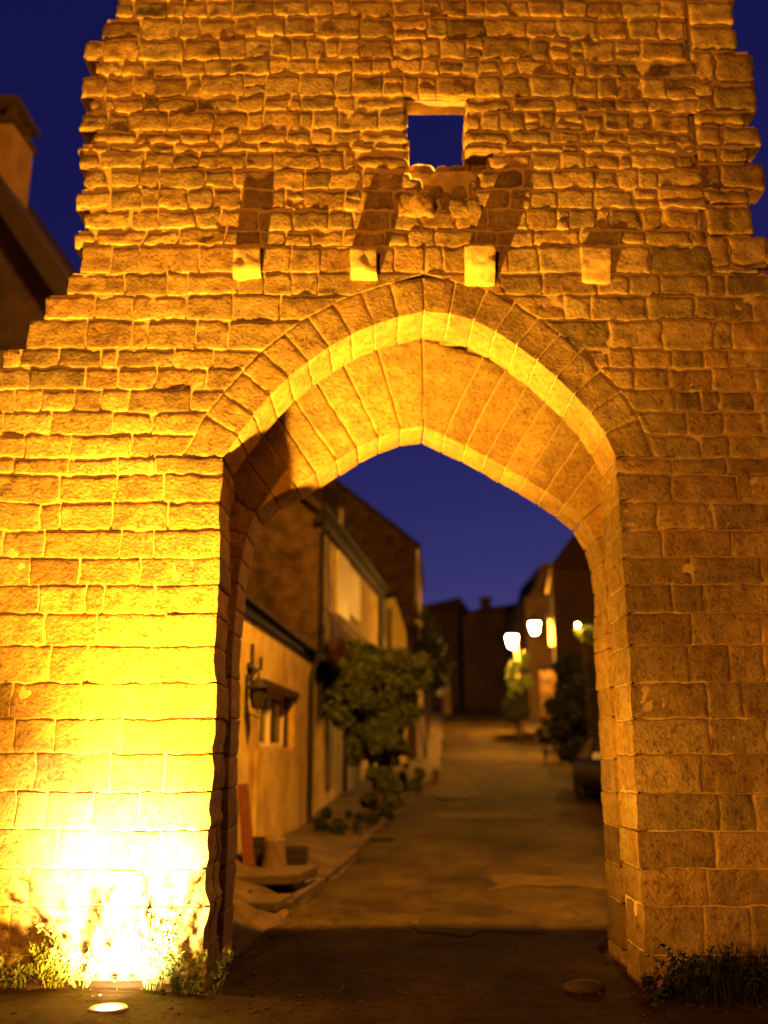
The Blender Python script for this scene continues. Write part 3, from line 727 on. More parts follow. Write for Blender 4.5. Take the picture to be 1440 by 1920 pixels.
for k in range(520):
    if k < 260: x, y = r.uniform(-4, 4.6), W-abs(r.normal(.15, .3))-.05
    elif k < 400: x, y = r.uniform(-1.3, 1.9), r.choice([r.uniform(7.6, 9.3), r.uniform(6.3, 7.6)])
    else: x, y = float(edgeX(LE, 11))+r.normal(0, .3), r.uniform(9.6, 14)
    if -1.25 < x < 1.8 and y > 7.2 and 0: continue
    s_ = r.uniform(.006, .022); z = float(groundz(np.array(x), np.array(y)))+s_*.3
    th = np.linspace(0, math.pi, 5)[:, None]; ph = np.linspace(0, 2*math.pi, 7)[None, :]
    V = np.stack([np.sin(th)*np.cos(ph)*s_*r.uniform(.8, 1.4), np.sin(th)*np.sin(ph)*s_, np.cos(th)*s_*.6+0*ph], -1)*r.uniform(.85, 1.15, (5, 7, 1))+np.array((x, y, z))
    idx = np.arange(35).reshape(5, 7); g.add(V.reshape(-1, 3), np.stack([idx[:-1, :-1], idx[1:, :-1], idx[1:, 1:], idx[:-1, 1:]], -1).reshape(-1, 4))
tag(g.build('gravel', M['slab'], None, True), 'loose gravel and grit scattered at the gate foot', 'gravel', kind='stuff')
# stone by the right jamb
g = G(); c = at(1098, 1838, 7.75)
th = np.linspace(0, math.pi, 9)[:, None]; ph = np.linspace(0, 2*math.pi, 17)[None, :]
V = np.stack([np.sin(th)*np.cos(ph)*.14, np.sin(th)*np.sin(ph)*.10, np.cos(th)*.05+0*ph], -1); V = V*(1+.18*fbm(V*9, 3, 2))[..., None]+np.array((c.x, c.y, .03))
idx = np.arange(9*17).reshape(9, 17); g.add(V.reshape(-1, 3), np.stack([idx[:-1, :-1], idx[1:, :-1], idx[1:, 1:], idx[:-1, 1:]], -1).reshape(-1, 4))
tag(g.build('stone', M['slab'], None, True), 'flat pale loose stone on the ground beside the right jamb', 'stone')
# ================================================================== HOUSES LEFT OF THE LANE
def wallslab(g, p0, p1, zb0, zb1, zt0, zt1, th, holes=(), m=0):
    """wall from p0 to p1 (xy) seen from the right-hand side; holes = (s0,s1,z0,z1) in metres along"""
    p0 = Vector((p0[0], p0[1], 0)); p1 = Vector((p1[0], p1[1], 0)); d = p1-p0; L = d.length; d.normalize(); n = Vector((d.y, -d.x, 0))
    ss = sorted(set([0, L]+[h[0] for h in holes]+[h[1] for h in holes]))
    for i in range(len(ss)-1):
        s0, s1 = ss[i], ss[i+1]; sm = (s0+s1)/2
        hs = sorted([h for h in holes if h[0] <= sm <= h[1]], key=lambda h: h[2])
        zb = lambda s: zb0+(zb1-zb0)*s/L
        zt = lambda s: zt0+(zt1-zt0)*s/L
        lo = (zb(s0), zb(s1))
        spans = []
        for h in hs: spans.append((lo, (h[2], h[2]))); lo = (h[3], h[3])
        spans.append((lo, (zt(s0), zt(s1))))
        for (l, u) in spans:
            A, B = p0+d*s0, p0+d*s1
            g.hexa([(A.x, A.y, l[0]), (B.x, B.y, l[1]), (B.x-n.x*th, B.y-n.y*th, l[1]), (A.x-n.x*th, A.y-n.y*th, l[0]),
                    (A.x, A.y, u[0]), (B.x, B.y, u[1]), (B.x-n.x*th, B.y-n.y*th, u[1]), (A.x-n.x*th, A.y-n.y*th, u[0])], m)
class Fac:
    def __init__(s, pA, pB):
        s.p0 = Vector((pA[0], pA[1], 0)); s.p1 = Vector((pB[0], pB[1], 0)); s.d = (s.p1-s.p0).normalized(); s.n = Vector((s.d.y, -s.d.x, 0)); s.L = (s.p1-s.p0).length
    def sz(s, px, py): q = onplane(px, py, s.p0, s.n); return (q-s.p0).dot(s.d), q.z
    def P(s, t, z, o=0.0): q = s.p0+s.d*t+s.n*o; return Vector((q.x, q.y, z))
    def box(s, g, t0, t1, z0, z1, o0, o1, m=0, dz=0):
        g.hexa([s.P(t0, z0, o0), s.P(t1, z0+dz, o0), s.P(t1, z0+dz, o1), s.P(t0, z0, o1), s.P(t0, z1, o0), s.P(t1, z1+dz, o0), s.P(t1, z1+dz, o1), s.P(t0, z1, o1)], m)
# --- house A: low plastered annex right behind the gate
YA0, YA1 = 13.0, 20.3
a0 = at(452, 1400, YA0); a1 = at(592, 1400, YA1); dirA = (a1-a0).normalized()
a0x = a0-dirA*2.6
fa = Fac((a0x.x, a0x.y), (a1.x, a1.y)); off0 = (Vector((a0.x, a0.y, 0))-fa.p0).dot(fa.d)
zeA = at(600, 1235, YA1).z
hA = empty('plastered_annex', (a0.x, a0.y, .3), 'low ochre plastered house with a small window, first on the left behind the gate', 'house')
w0, wz1 = fa.sz(490, 1286); w1, _ = fa.sz(552, 1330); _, wz0 = fa.sz(495, 1400)
g = G(); wallslab(g, fa.p0, fa.p1, -.2, -.1, zeA+.1, zeA+.1, .35, [(w0, w1, wz0, wz1)]); g.build('wall', M['plaster'], hA)
g = G(); e0, e1 = -.3, fa.L+.25
g.hexa([fa.P(e0, zeA-.02, .07), fa.P(e1, zeA-.02, .07), fa.P(e1, zeA+2.0, -3.4), fa.P(e0, zeA+2.0, -3.4), fa.P(e0, zeA+.10, .07), fa.P(e1, zeA+.10, .07), fa.P(e1, zeA+2.1, -3.4), fa.P(e0, zeA+2.1, -3.4)])
rf = g.build('roof', M['tiles'], hA)
g = G(); fa.box(g, e0, e1, zeA-.12, zeA-.025, .01, .05); 
for k in range(16): t = e0+.3+k*(e1-e0-.5)/15; fa.box(g, t, t+.09, zeA-.11, zeA-.022, -.02, .008)
g.build('eave_beam', M['dark_wood'], hA)
g = G(); g.tube([fa.P(e0, zeA+.05, .11), fa.P(e1, zeA+.02, .11)], .035, 8); g.build('gutter', M['dark_metal'], hA)
# window
wn = G(); fw = .07
fa.box(wn, w0, w0+fw, wz0, wz1, -.20, -.13); fa.box(wn, w1-fw-.35, w1-.35, wz0, wz1, -.20, -.13); mid = (w0+w1-.35)/2
fa.box(wn, mid-.06, mid+.06, wz0, wz1, -.21, -.11)
fa.box(wn, w0+fw, mid-.06, wz1-fw, wz1, -.20, -.13); fa.box(wn, mid+.06, w1-fw-.35, wz1-fw, wz1, -.20, -.13); fa.box(wn, w0+fw, mid-.06, wz0, wz0+fw, -.20, -.13); fa.box(wn, mid+.06, w1-fw-.35, wz0, wz0+fw, -.20, -.13)
win = wn.build('window', M['white_paint'], hA)
g = G(); fa.box(g, w0+.03, w1-.38, wz0+.03, wz1-.03, -.18, -.16); g.build('pane', M['glass'], win)
g = G(); fa.box(g, w1-.35, w1, wz0, wz1, -.30, -.10); g.build('shutter', M['wood'], hA)
g = G(); fa.box(g, w0-.03, w1+.25, wz1-.0, wz1+.10, .012, .05); g.build('lintel', M['wood'], hA)
# lower plaster panel slightly proud and the stone pier
s0, _ = fa.sz(474, 1500); s1, _ = fa.sz(556, 1500)
g = G(); fa.box(g, s0, s1, -.1, wz0-.06, .002, .05); g.build('plinth', M['plaster'], hA)
# iron wall anchors
for (px, y0, y1) in [(470, 1207, 1300), (486, 1232, 1257)]:
    g = G(); t, z1_ = fa.sz(px, y0); _, z0_ = fa.sz(px, y1); g.bar(fa.P(t, z0_, .03), fa.P(t, z1_, .03), .05, .04)
    if px == 470: t, z_ = fa.sz(462, 1247); t2, z2_ = fa.sz(474, 1256); g.bar(fa.P(t, z_, .03), fa.P(t2, z2_, .03), .05, .06)
    g.build('wall_anchor', M['iron'], hA)
t, z_ = fa.sz(577, 1240); _, zb_ = fa.sz(577, 1590)
g = G(); g.tube([fa.P(t, zb_, .09), fa.P(t, z_-.3, .09), fa.P(t, zeA-.05, .2)], .05, 10); g.build('drainpipe', M['iron'], hA)
# unlit wall lantern
q = onplane(482, 1306, fa.p0+fa.n*.16, fa.n); t = (q-fa.p0).dot(fa.d)-.05; z_ = q.z
wl = empty('wall_lantern', fa.P(t, z_, 0), 'black unlit iron lantern on the annex wall beside the small window', 'lantern')
c = fa.P(t+.05, z_, .17)
g = G(); g.lathe(c, [(.0, -.17), (.05, -.16), (.075, -.14), (.11, .10)], 6); g.build('lamp_glass', M['glass'], wl)
g = G(); g.lathe(c, [(.11, .10), (.15, .11), (.07, .20), (.02, .24), (0, .27)], 8)
for k in range(6): a = k*math.pi/3; g.tube([c+Vector((.076*math.cos(a), .076*math.sin(a), -.14)), c+Vector((.112*math.cos(a), .112*math.sin(a), .10))], .008, 5)
g.build('lamp_cap', M['iron'], wl)
g = G(); g.bar(fa.P(t+.05, z_-.25, .02), fa.P(t+.05, z_+.28, .02), .06, .04); g.tube([fa.P(t+.05, z_-.2, .03), fa.P(t+.05, z_-.28, .2), c+Vector((0, 0, -.17))], .014, 6); g.tube([fa.P(t+.05, z_+.2, .03), fa.P(t+.05, z_+.36, .18), c+Vector((0, 0, .26))], .014, 6)
g.build('bracket', M['iron'], wl)
# red-brown post leaning on the wall
t, z1_ = fa.sz(452, 1470); t2, z0_ = fa.sz(468, 1602)
g = G(); A = onplane(468, 1600, fa.p0+fa.n*.22, fa.n); B = onplane(455, 1470, fa.p0+fa.n*.09, fa.n); A.z = float(groundz(np.array(A.x), np.array(A.y)))-.04
g.bar(A, B, .13, .10, up=(0, 1, 0)); tag(g.build('plank', M['red_wood']), 'red brown wooden plank leaning against the annex wall', 'plank')
# stump and dark crates
def gz(p): return float(groundz(np.array(p.x), np.array(p.y)))-.02
c = first_hit(514, 1628); c.y -= .3; c = at(514, 1622, 12.6); c.z = gz(c); zt = H+12.6*tanel(1570)
hst = max(.3, zt-c.z)
g = G(); g.lathe(c, [(.175, -.05), (.16, .03), (.135, hst*.5), (.13, hst*.9), (.125, hst), (.0, hst+.005)], 18)
o = g.build('log', M['stump'], None, True); tag(o, 'upright grey log standing on the ground before the annex', 'log')
for (px, py, Y, w_, h_, lab) in [(486, 1620, 12.9, .28, .30, 'dark wooden crate left of the upright log'), (550, 1618, 13.6, .36, .20, 'low dark wooden crate right of the upright log')]:
    c = at(px, py, Y); c.z = gz(c); o = empty('crate', c, lab, 'crate', 'dark crates by the annex wall')
    g = G(); a = w_/2
    for i in range(3):
        z0 = c.z+i*h_/3; 
        for (q0, q1) in [((-a, -a), (a, -a)), ((a, -a), (a, a)), ((a, a), (-a, a)), ((-a, a), (-a, -a))]:
            g.bar((c.x+q0[0], c.y+q0[1], z0+h_/6), (c.x+q1[0], c.y+q1[1], z0+h_/6), .015, h_/3-.012)
    g.build('slat', M['dark_wood'], o)
    g = G(); g.box((c.x-a+.01, c.y-a+.01, c.z), (c.x+a-.01, c.y+a-.01, c.z+h_-.03)); g.build('content', M['iron'], o)
# low stone steps in the yard
def slab(name, pts, z0, h, label):
    g = G(); P = [Vector((x, y, 0)) for x, y in pts]; b = [(p.x, p.y, z0) for p in P]; t = [(p.x, p.y, z0+h) for p in P]; g.hexa(b+t)
    bm_o = g.build(name, M['slab']); md = bm_o.modifiers.new('bevel', 'BEVEL'); md.width = .02; md.segments = 2; tag(bm_o, label, 'step', 'stone steps in the yard')
slab('stone_step', [(-1.9, 11.7), (-.98, 11.9), (-.80, 12.9), (-1.9, 12.7)], .22, .12, 'upper pale stone step leading to the annex')
slab('stone_step', [(-1.9, 10.9), (-1.12, 11.0), (-1.0, 11.65), (-1.9, 11.5)], .06, .11, 'lower pale stone step nearest the gate')
# kerb along the left edge of the lane
g = G()
for i in range(len(LEp)-1):
    p, q = LEp[i], LEp[i+1]; n = max(1, int((q-p).length/.9))
    for k in range(n):
        A = p.lerp(q, (k+.03)/n); B = p.lerp(q, (k+.97)/n)
        A.z = float(laneprof(A.y)); B.z = float(laneprof(B.y)); g.bar(A-Vector((.06+.02*math.sin(k*3.1), 0, -.005-.012*math.sin(k*5.3))), B-Vector((.06+.02*math.sin(k*3.1), 0, -.005-.015*math.sin(k*4.3))), .12, .12)
    if p.y > 24: break
o = g.build('kerb', M['earth']); tag(o, kind='structure')
# --- house B: taller house with big eave
YB0, YB1 = 20.5, 31.2
b0 = at(597, 960, YB0); b1 = at(716, 1110, YB1); zeB = b0.z
fb = Fac((b0.x, b0.y), (b1.x, b1.y))
hB = empty('eaved_house', (b0.x, b0.y, .4), 'tall house with yellow lit wall under a long dark sloping eave and dim rubble gable', 'house')
def szs(px0, px1, py0, py1): # rectangle on fb
    t0, z1 = fb.sz(px0, py0); t1, _ = fb.sz(px1, py0); _, z0 = fb.sz(px0, py1); return t0, t1, z0, z1
dA = szs(655, 688, 1380, 1500)
g = G(); wallslab(g, fb.p0, fb.p1, -.1, .8, zeB, zeB-.05, .4, []); g.build('wall', M['plaster'], hB)
# gable towards the gate
gx0 = b0.x-6.5; gab = G(); th = .4
gab.hexa([(gx0, YB0, 0), (b0.x-.003, YB0, 0), (b0.x-.003, YB0+th, 0), (gx0, YB0+th, 0), (gx0, YB0, zeB+4.6), (b0.x-.003, YB0, zeB+.0), (b0.x-.003, YB0+th, zeB+.0), (gx0, YB0+th, zeB+4.6)])
gab.build('gable_wall', M['dark_stone'], hB)
g = G()
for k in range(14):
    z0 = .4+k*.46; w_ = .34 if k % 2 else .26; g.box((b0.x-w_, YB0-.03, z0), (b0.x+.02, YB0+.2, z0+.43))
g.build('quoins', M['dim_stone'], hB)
g = G(); e0, e1 = -.35, fb.L+.1
g.hexa([fb.P(e0, zeB-.1, .15), fb.P(e1, zeB-.1, .15), fb.P(e1, zeB+4.4, -5.5), fb.P(e0, zeB+4.4, -5.5), fb.P(e0, zeB+.10, .15), fb.P(e1, zeB+.10, .15), fb.P(e1, zeB+4.55, -5.5), fb.P(e0, zeB+4.55, -5.5)])
g.build('roof', M['tiles'], hB)
g = G(); fb.box(g, e0, e1, zeB-.30, zeB-.105, .02, .12)
for k in range(18): t = e0+.2+k*(e1-e0-.4)/17; fb.box(g, t, t+.10, zeB-.28, zeB-.108, -.0, .018)
g.build('eave_beam', M['dark_wood'], hB)
g = G(); fb.box(g, e0, e1, zeB-.02, zeB+.10, .155, .22); g.build('gutter', M['dark_metal'], hB)
t, z_ = fb.sz(600, 965)
g = G(); g.tube([fb.P(-.05, 2.4, .10), fb.P(-.05, zeB-.5, .10), fb.P(-.05, zeB-.1, .2)], .06, 8); g.build('drainpipe', M['iron'], hB)
g = G(); pts = [fb.P(.3, zeB-.3, .2), fb.P(.9, zeB-.9, .06), fb.P(1.3, zeB-1.5, .04), fb.P(.9, zeB-2.3, .04), fb.P(.1, zeB-2.9, .06)]; g.tube(pts, .018, 6); g.build('cable', M['iron'], hB)
def sheetbox(name, m, px0, px1, py0, py1, o0, o1, par=hB, fc=None, **k):
    fc = fc or fb
    t0, z1 = fc.sz(px0, py0); t1, _ = fc.sz(px1, py0); _, z0 = fc.sz(px0, py1)
    g = G(); fc.box(g, t0, t1, z0, z1, o0, o1); return g.build(name, M[m], par)
sheetbox('shutter', 'shutter', 630, 651, 1030, 1150, .003, .06); sheetbox('shutter', 'shutter', 653, 672, 1062, 1152, .003, .05)
# balcony rail with a hanging cloth
O = .35
def so(px, py, o): q = onplane(px, py, fb.p0+fb.n*o, fb.n); return (q-fb.p0).dot(fb.d), q.z
t0, zr = so(607, 1139, O); t1, _ = so(706, 1139, O)
g = G()
g.tube([fb.P(t0, zr, O), fb.P(t1, zr, O)], .02, 6); g.tube([fb.P(t0, zr-.85, O), fb.P(t1, zr-.85, O)], .02, 6)
for k in range(24): t = t0+(t1-t0)*k/23; g.tube([fb.P(t, zr-.85, O), fb.P(t, zr, O)], .008, 4)
fb.box(g, t0, t1, zr-1.02, zr-.90, 0, O+.05); g.build('balcony', M['iron'], hB)
t0, zt_ = so(619, 1148, .42); t1, _ = so(700, 1148, .42); zb_ = zt_-1.0
g = G(); nn = 24; V = []
for i in range(nn+1):
    u = i/nn; sag = -.16*4*u*(1-u)
    for (dz, oo) in ((sag, .40), (-.35, .43), (-.7, .41), (-1.15, .44)):
        V.append(tuple(fb.P(t0+(t1-t0)*u, zt_+dz+.04*math.sin(u*9), oo+.03*math.sin(u*40+dz*3))))
    for (dz, oo) in ((-1.15, .455), (-.7, .425), (-.35, .445), (sag, .415)):
        V.append(tuple(fb.P(t0+(t1-t0)*u, zt_+dz+.04*math.sin(u*9), oo+.03*math.sin(u*40+dz*3))))
g.add(V, [(i*8+k, (i+1)*8+k, (i+1)*8+(k+1) % 8, i*8+(k+1) % 8) for i in range(nn) for k in range(8)])
tag(g.build('cloth', M['cloth'], None, True), 'dark red cloth sagging over the balcony rail of the tall house', 'cloth')
sheetbox('post', 'iron', 709, 716, 1108, 1215, .02, .12)
# base wall of B with doors
sheetbox('door', 'wood', 655, 669, 1355, 1500, .003, .05); sheetbox('door', 'wood', 612, 620, 1330, 1480, .003, .05)
sheetbox('door_frame', 'rough_plaster', 646, 655, 1345, 1505, .003, .08); sheetbox('door_frame', 'rough_plaster', 669, 677, 1350, 1500, .003, .08)
# --- house C: gable facing the gate, higher up the lane
YC = 32.5
cR = at(779, 1022, YC); cT = at(612, 893, YC)
hC = empty('gabled_house', (cR.x, YC, 1.4), 'tall brown stone house whose gable slopes down to the right against the sky', 'house')
wzt, wx0, wx1, wzb = at(617, 915, YC).z, at(604, 915, YC).x, at(636, 915, YC).x, at(617, 948, YC).z
g = G(); rise = (cT.z-cR.z)/(cT.x-cR.x)
cols = [cR.x-8, cR.x-5, wx0, wx1, cR.x]
top = lambda x: cR.z+rise*(x-cR.x) if x > cT.x-.2 else (cR.z+rise*(cT.x-.2-cR.x))-(cT.x-.2-x)*abs(rise)*.9
for i in range(len(cols)-1):
    x0, x1 = cols[i], cols[i+1]
    sp = [(.5, wzb), (wzt, None)] if (i == 2) else [(.5, None)]
    for (l, u) in sp:
        g.hexa([(x0, YC, l), (x1, YC, l), (x1, YC+.5, l), (x0, YC+.5, l), (x0, YC, u or top(x0)), (x1, YC, u or top(x1)), (x1, YC+.5, u or top(x1)), (x0, YC+.5, u or top(x0))])
g.hexa([(cR.x-.4, YC+.5, .5), (cR.x-.002, YC+.5, .5), (cR.x+.55, YC+9, .5), (cR.x, YC+9, .5), (cR.x-.4, YC+.5, cR.z-.05), (cR.x-.002, YC+.5, cR.z-.05), (cR.x+.55, YC+9, cR.z-.05), (cR.x, YC+9, cR.z-.05)])
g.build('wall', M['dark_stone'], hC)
g = G(); d = Vector((cR.x-cT.x, 0, cR.z-cT.z)).normalized(); A = cT-d*.3; B = cR+d*.22
g.hexa([A+Vector((0, -.2, .0)), B+Vector((0, -.2, 0)), B+Vector((.5, 9, 0)), A+Vector((.5, 9, 0)), A+Vector((0, -.2, .14)), B+Vector((0, -.2, .14)), B+Vector((.5, 9, .14)), A+Vector((.5, 9, .14))])
g.build('roof', M['tiles'], hC)
g = G(); g.box((wx0+.02, YC+.15, wzb), (wx1-.02, YC+.2, wzt)); wi = g.build('window', M['glass'], hC)
g = G(); q = at(640, 955, YC); q2 = at(640, 1002, YC); g.box((q.x-.05, YC-.06, q2.z), (q.x+.05, YC-.003, q.z)); g.build('shutter', M['shutter'], hC)
g = G(); p = at(781, 1030, YC-.1); p2 = at(787, 1200, YC-.1); g.tube([p, at(784, 1100, YC-.1), p2], .05, 8); g.build('drainpipe', M['zinc'], hC, True)
# --- house D: small lit porch house in front of C
YD = 31.6
hD = empty('porch', (at(745, 1200, YD).x, YD, 1.2), 'small pale yellow lit porch with a steep little roof beside the tall gabled house', 'porch')
A0 = at(722, 1125, YD); A1 = at(736, 1112, YD); A2 = at(764, 1192, YD); 
g = G(); xL, xM, xR_ = A0.x, at(741, 1120, YD).x, at(762, 1190, YD).x; zL, zM, zR = at(722, 1124, YD).z, at(741, 1118, YD).z, at(762, 1188, YD).z
for (x0, x1, u0, u1) in ((xL, xM, zL, zM), (xM, xR_, zM, zR)):
    g.hexa([(x0, YD, .8), (x1, YD, .8), (x1, YD+.3, .8), (x0, YD+.3, .8), (x0, YD, u0), (x1, YD, u1), (x1, YD+.3, u1), (x0, YD+.3, u0)])
g.build('wall', M['shutter'], hD)
g = G(); d = .12
for (a, b) in (((xL-.15, zL-.02), (xM, zM)), ((xM, zM), (xR_+.12, zR-.12))):
    g.hexa([(a[0], YD-.35, a[1]+.004), (b[0], YD-.35, b[1]+.004), (b[0], YD+.6, b[1]+.004), (a[0], YD+.6, a[1]+.004), (a[0], YD-.35, a[1]+d), (b[0], YD-.35, b[1]+d), (b[0], YD+.6, b[1]+d), (a[0], YD+.6, a[1]+d)])
g.build('roof', M['tiles'], hD)
g = G(); p = at(727, 1140, YD-.02); p2 = at(731, 1230, YD-.02); g.box((p.x, YD-.04, p2.z), (p2.x+.05, YD-.003, p.z)); g.build('door', M['wood'], hD)
# ================================================================== PLANTS ON THE LEFT
cb = at(690, 1285, 21.4); base = at(712, 1500, 21.7); base.z = gz(base)
bush('climbing_shrub', 'big rounded leafy shrub spilling over the lane in front of the tall house', 'shrub', cb, (1.28, .85, .95), 38000, .07, base, 21, 'leaf', clumps=170, trunks=3, tr=.07)
cb = at(708, 1395, 21.4); base = at(712, 1495, 21.4); base.z = gz(base)
bush('shrub', 'tall narrow shrub on the lane side under the big rounded shrub', 'shrub', cb, (.62, .5, .68), 12000, .065, base, 22, 'leaf', clumps=60)
cb = at(790, 1225, 33); base = at(800, 1400, 33); base.z = gz(base)
bush('dark_tree', 'dark tree behind the big shrub beside the gabled house drainpipe', 'tree', cb, (.85, .8, 1.4), 9000, .09, base, 23, 'dark_leaf', clumps=60)
for i, (px, py, Y, R, n, lab, sd, mt) in enumerate([(640, 1545, 17.5, (.50, .4, .30), 2600, 'low dark plant beside the drainpipe of the annex', 31, 'dark_leaf'), (700, 1520, 19.2, (.42, .35, .42), 2400, 'dark potted looking plant at the foot of the tall house wall', 32, 'dark_leaf'),
                                                (735, 1480, 21.5, (.45, .35, .62), 2600, 'upright bluish green plant under the big shrub', 33, 'leaf'), (780, 1455, 25.5, (.35, .4, .35), 1600, 'small plant at the lane edge before the pale post', 34, 'leaf')]):
    c = at(px, py, Y); b = Vector((c.x, c.y, 0)); b.z = gz(b); bush('low_plant', lab, 'plant', c, R, n, .06, b, sd, mt, 'low plants along the left houses', clumps=14, tr=.015)
# bollard-like pale posts
for (px, y0, y1, Y, w_, lab) in [(818, 1442, 1476, 27.0, .16, 'short pale post at the left lane edge below the shrubs'), (838, 1297, 1332, 55, .5, 'pale pillar at the top of the lane on the left')]:
    b = at(px, y1, Y); t = at(px, y0, Y); b.z = min(b.z, float(laneprof(Y))+.05)-.1
    g = G(); g.lathe((b.x, b.y, b.z), [(w_*.5, 0), (w_*.5, (t.z-b.z)*.86), (w_*.56, (t.z-b.z)*.88), (w_*.52, (t.z-b.z)*.96), (w_*.3, t.z-b.z), (0, t.z-b.z+.01)], 12)
    tag(g.build('post', M['stump'], None, True), lab, 'post')
# drain grate and manhole in the lane
def grate(px, py, w_, l_, label, round_=False):
    c = first_hit(px, py); z = float(laneprof(c.y))+.022; o = empty('drain_grate' if not round_ else 'manhole_cover', (c.x, c.y, z), label, 'grate' if not round_ else 'manhole cover')
    sl = .04
    if round_:
        g = G(); g.lathe((c.x, c.y, z), [(.36, -.03), (.36, .008), (.31, .008), (.305, .003), (.0, .003)], 24); g.build('cover', M['iron'], o)
    else:
        g = G(); n = 9
        for k in range(n+1): x = c.x-w_/2+w_*k/n; g.box((x-.014, c.y-l_/2, z-.01), (x+.014, c.y+l_/2, z+.012))
        g.box((c.x-w_/2-.03, c.y-l_/2-.03, z-.012), (c.x+w_/2+.03, c.y-l_/2, z+.014)); g.box((c.x-w_/2-.03, c.y+l_/2, z-.012), (c.x+w_/2+.03, c.y+l_/2+.03, z+.014))
        g.build('bar', M['iron'], o)
        g = G(); g.box((c.x-w_/2, c.y-l_/2, z-.02), (c.x+w_/2, c.y+l_/2, z-.012)); g.build('pit', M['tyre'], o)
grate(705, 1573, .55, .5, 'iron drain grate at the left lane edge'); grate(850, 1497, .7, .6, 'round iron manhole cover in the middle of the lane', True)
# ================================================================== FAR HOUSES AND RIGHT SIDE
def house(name, label, px0, px1, ytop, ridge, Y, depth, m='far_wall', base=None, group=None, chim=None, left_low=None):
    """frontal far house: wall from px0 to px1, eave height ytop, ridge = list of px,py points of its skyline"""
    x0, x1 = at(px0, ytop, Y).x, at(px1, ytop, Y).x; z0 = float(laneprof(Y))-.6
    o = empty(name, ((x0+x1)/2, Y, z0), label, 'house', group)
    ze = at(px0, ytop, Y).z
    g = G(); g.box((x0, Y, z0), (x1, Y+depth, ze)); g.build('wall', M[m], o)
    nw = max(1, int((x1-x0)/2.6))
    for k in range(nw):
        for zz_ in (z0+2.0, z0+4.6):
            if zz_+1.3 > ze-.2: continue
            cx = x0+(x1-x0)*(k+.5)/nw; g = G()
            g.box((cx-.5, Y-.06, zz_-.08), (cx+.5, Y-.003, zz_)); g.box((cx-.5, Y-.05, zz_+1.3), (cx+.5, Y-.003, zz_+1.38)); g.box((cx-.5, Y-.04, zz_+.003), (cx-.42, Y-.003, zz_+1.297)); g.box((cx+.42, Y-.04, zz_+.003), (cx+.5, Y-.003, zz_+1.297)); g.box((cx-.03, Y-.035, zz_+.003), (cx+.03, Y-.003, zz_+1.297))
            wf = g.build('window', M['wood'], o); g = G(); g.box((cx-.415, Y-.015, zz_+.004), (cx+.415, Y-.004, zz_+1.296)); g.build('pane', M['glass'], wf)
    R = [at(px, py, Y) for px, py in ridge]; g = G()
    for i in range(len(R)-1):
        a, b = R[i], R[i+1]
        g.hexa([(a.x, Y-.15, min(ze, a.z)-.02), (b.x, Y-.15, min(ze, b.z)-.02), (b.x, Y+depth, min(ze, b.z)-.02), (a.x, Y+depth, min(ze, a.z)-.02), (a.x, Y-.15, a.z), (b.x, Y-.15, b.z), (b.x, Y+depth, b.z), (a.x, Y+depth, a.z)])
    rf = g.build('roof', M['tiles'], o)
    if chim:
        px, py, w_ = chim; c = at(px, py, Y+1); g = G(); g.box((c.x-w_, Y+.8, ze-.5), (c.x+w_, Y+1.6, c.z)); g.box((c.x-w_*1.25, Y+.7, c.z-.12), (c.x+w_*1.25, Y+1.7, c.z+.06)); g.build('chimney', M['far_wall'], rf)
    return o
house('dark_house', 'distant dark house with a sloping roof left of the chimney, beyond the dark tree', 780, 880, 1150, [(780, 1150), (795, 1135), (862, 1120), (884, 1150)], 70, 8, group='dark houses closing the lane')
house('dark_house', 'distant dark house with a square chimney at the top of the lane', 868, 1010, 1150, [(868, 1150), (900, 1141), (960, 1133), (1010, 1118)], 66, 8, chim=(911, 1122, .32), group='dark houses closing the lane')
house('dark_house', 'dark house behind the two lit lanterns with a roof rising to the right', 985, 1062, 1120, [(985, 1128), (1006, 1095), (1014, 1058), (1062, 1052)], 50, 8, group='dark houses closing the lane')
# house E: tall house on the right with a steep roof, lanterns hang from it
YE = 33.0
hE = empty('steep_roofed_house', (at(1040, 1400, YE).x, YE, 1.4), 'dark tall house with a steep roof on the right of the lane', 'house')
xe = at(1034, 1080, YE).x; zee = at(1034, 1062, YE).z; xt = at(1088, 985, YE)
g = G(); g.hexa([(xe, YE, .8), (xe+6, YE, .8), (xe+6, YE+9, .8), (xe+1.5, YE+9, .8), (xe, YE, zee), (xe+6, YE, zee), (xe+6, YE+9, zee), (xe+1.5, YE+9, zee)]); g.build('wall', M['far_wall'], hE)
g = G(); zt_ = xt.z
for (xa, za, xb, zb_) in ((xe-.12, zee-.1, xt.x, zt_), (xt.x, zt_, xe+6.2, zee-.1)):
    g.hexa([(xa, YE-.25, min(za, zee-.1)), (xb, YE-.25, zee-.1), (xb+1.6, YE+9, zee-.1), (xa+1.8, YE+9, min(za, zee-.1)), (xa, YE-.25, za+.01), (xb, YE-.25, zb_+.01), (xb+1.6, YE+9, zb_+.01), (xa+1.8, YE+9, za+.01)])
g.build('roof', M['tiles'], hE)
g = G(); p, q = at(1035, 1056, YE+2), at(1025, 1112, YE+2); g.bar(p, q, .13, .08); g.build('bargeboard', M['white_paint'], hE)
g = G(); p, q = at(1030, 1162, YE+2), at(1029, 1210, YE+2); g.box((p.x-.02, YE+1.95, q.z), (p.x+.22, YE+2.02, p.z)); g.build('shutter', M['white_paint'], hE)
g = G(); p, q = at(1022, 1258, YE+2), at(1022, 1368, YE+2); g.box((p.x-.20, YE+1.9, q.z-.5), (p.x+.5, YE+2.1, p.z)); g.build('pilaster', M['dark_stone'], hE)
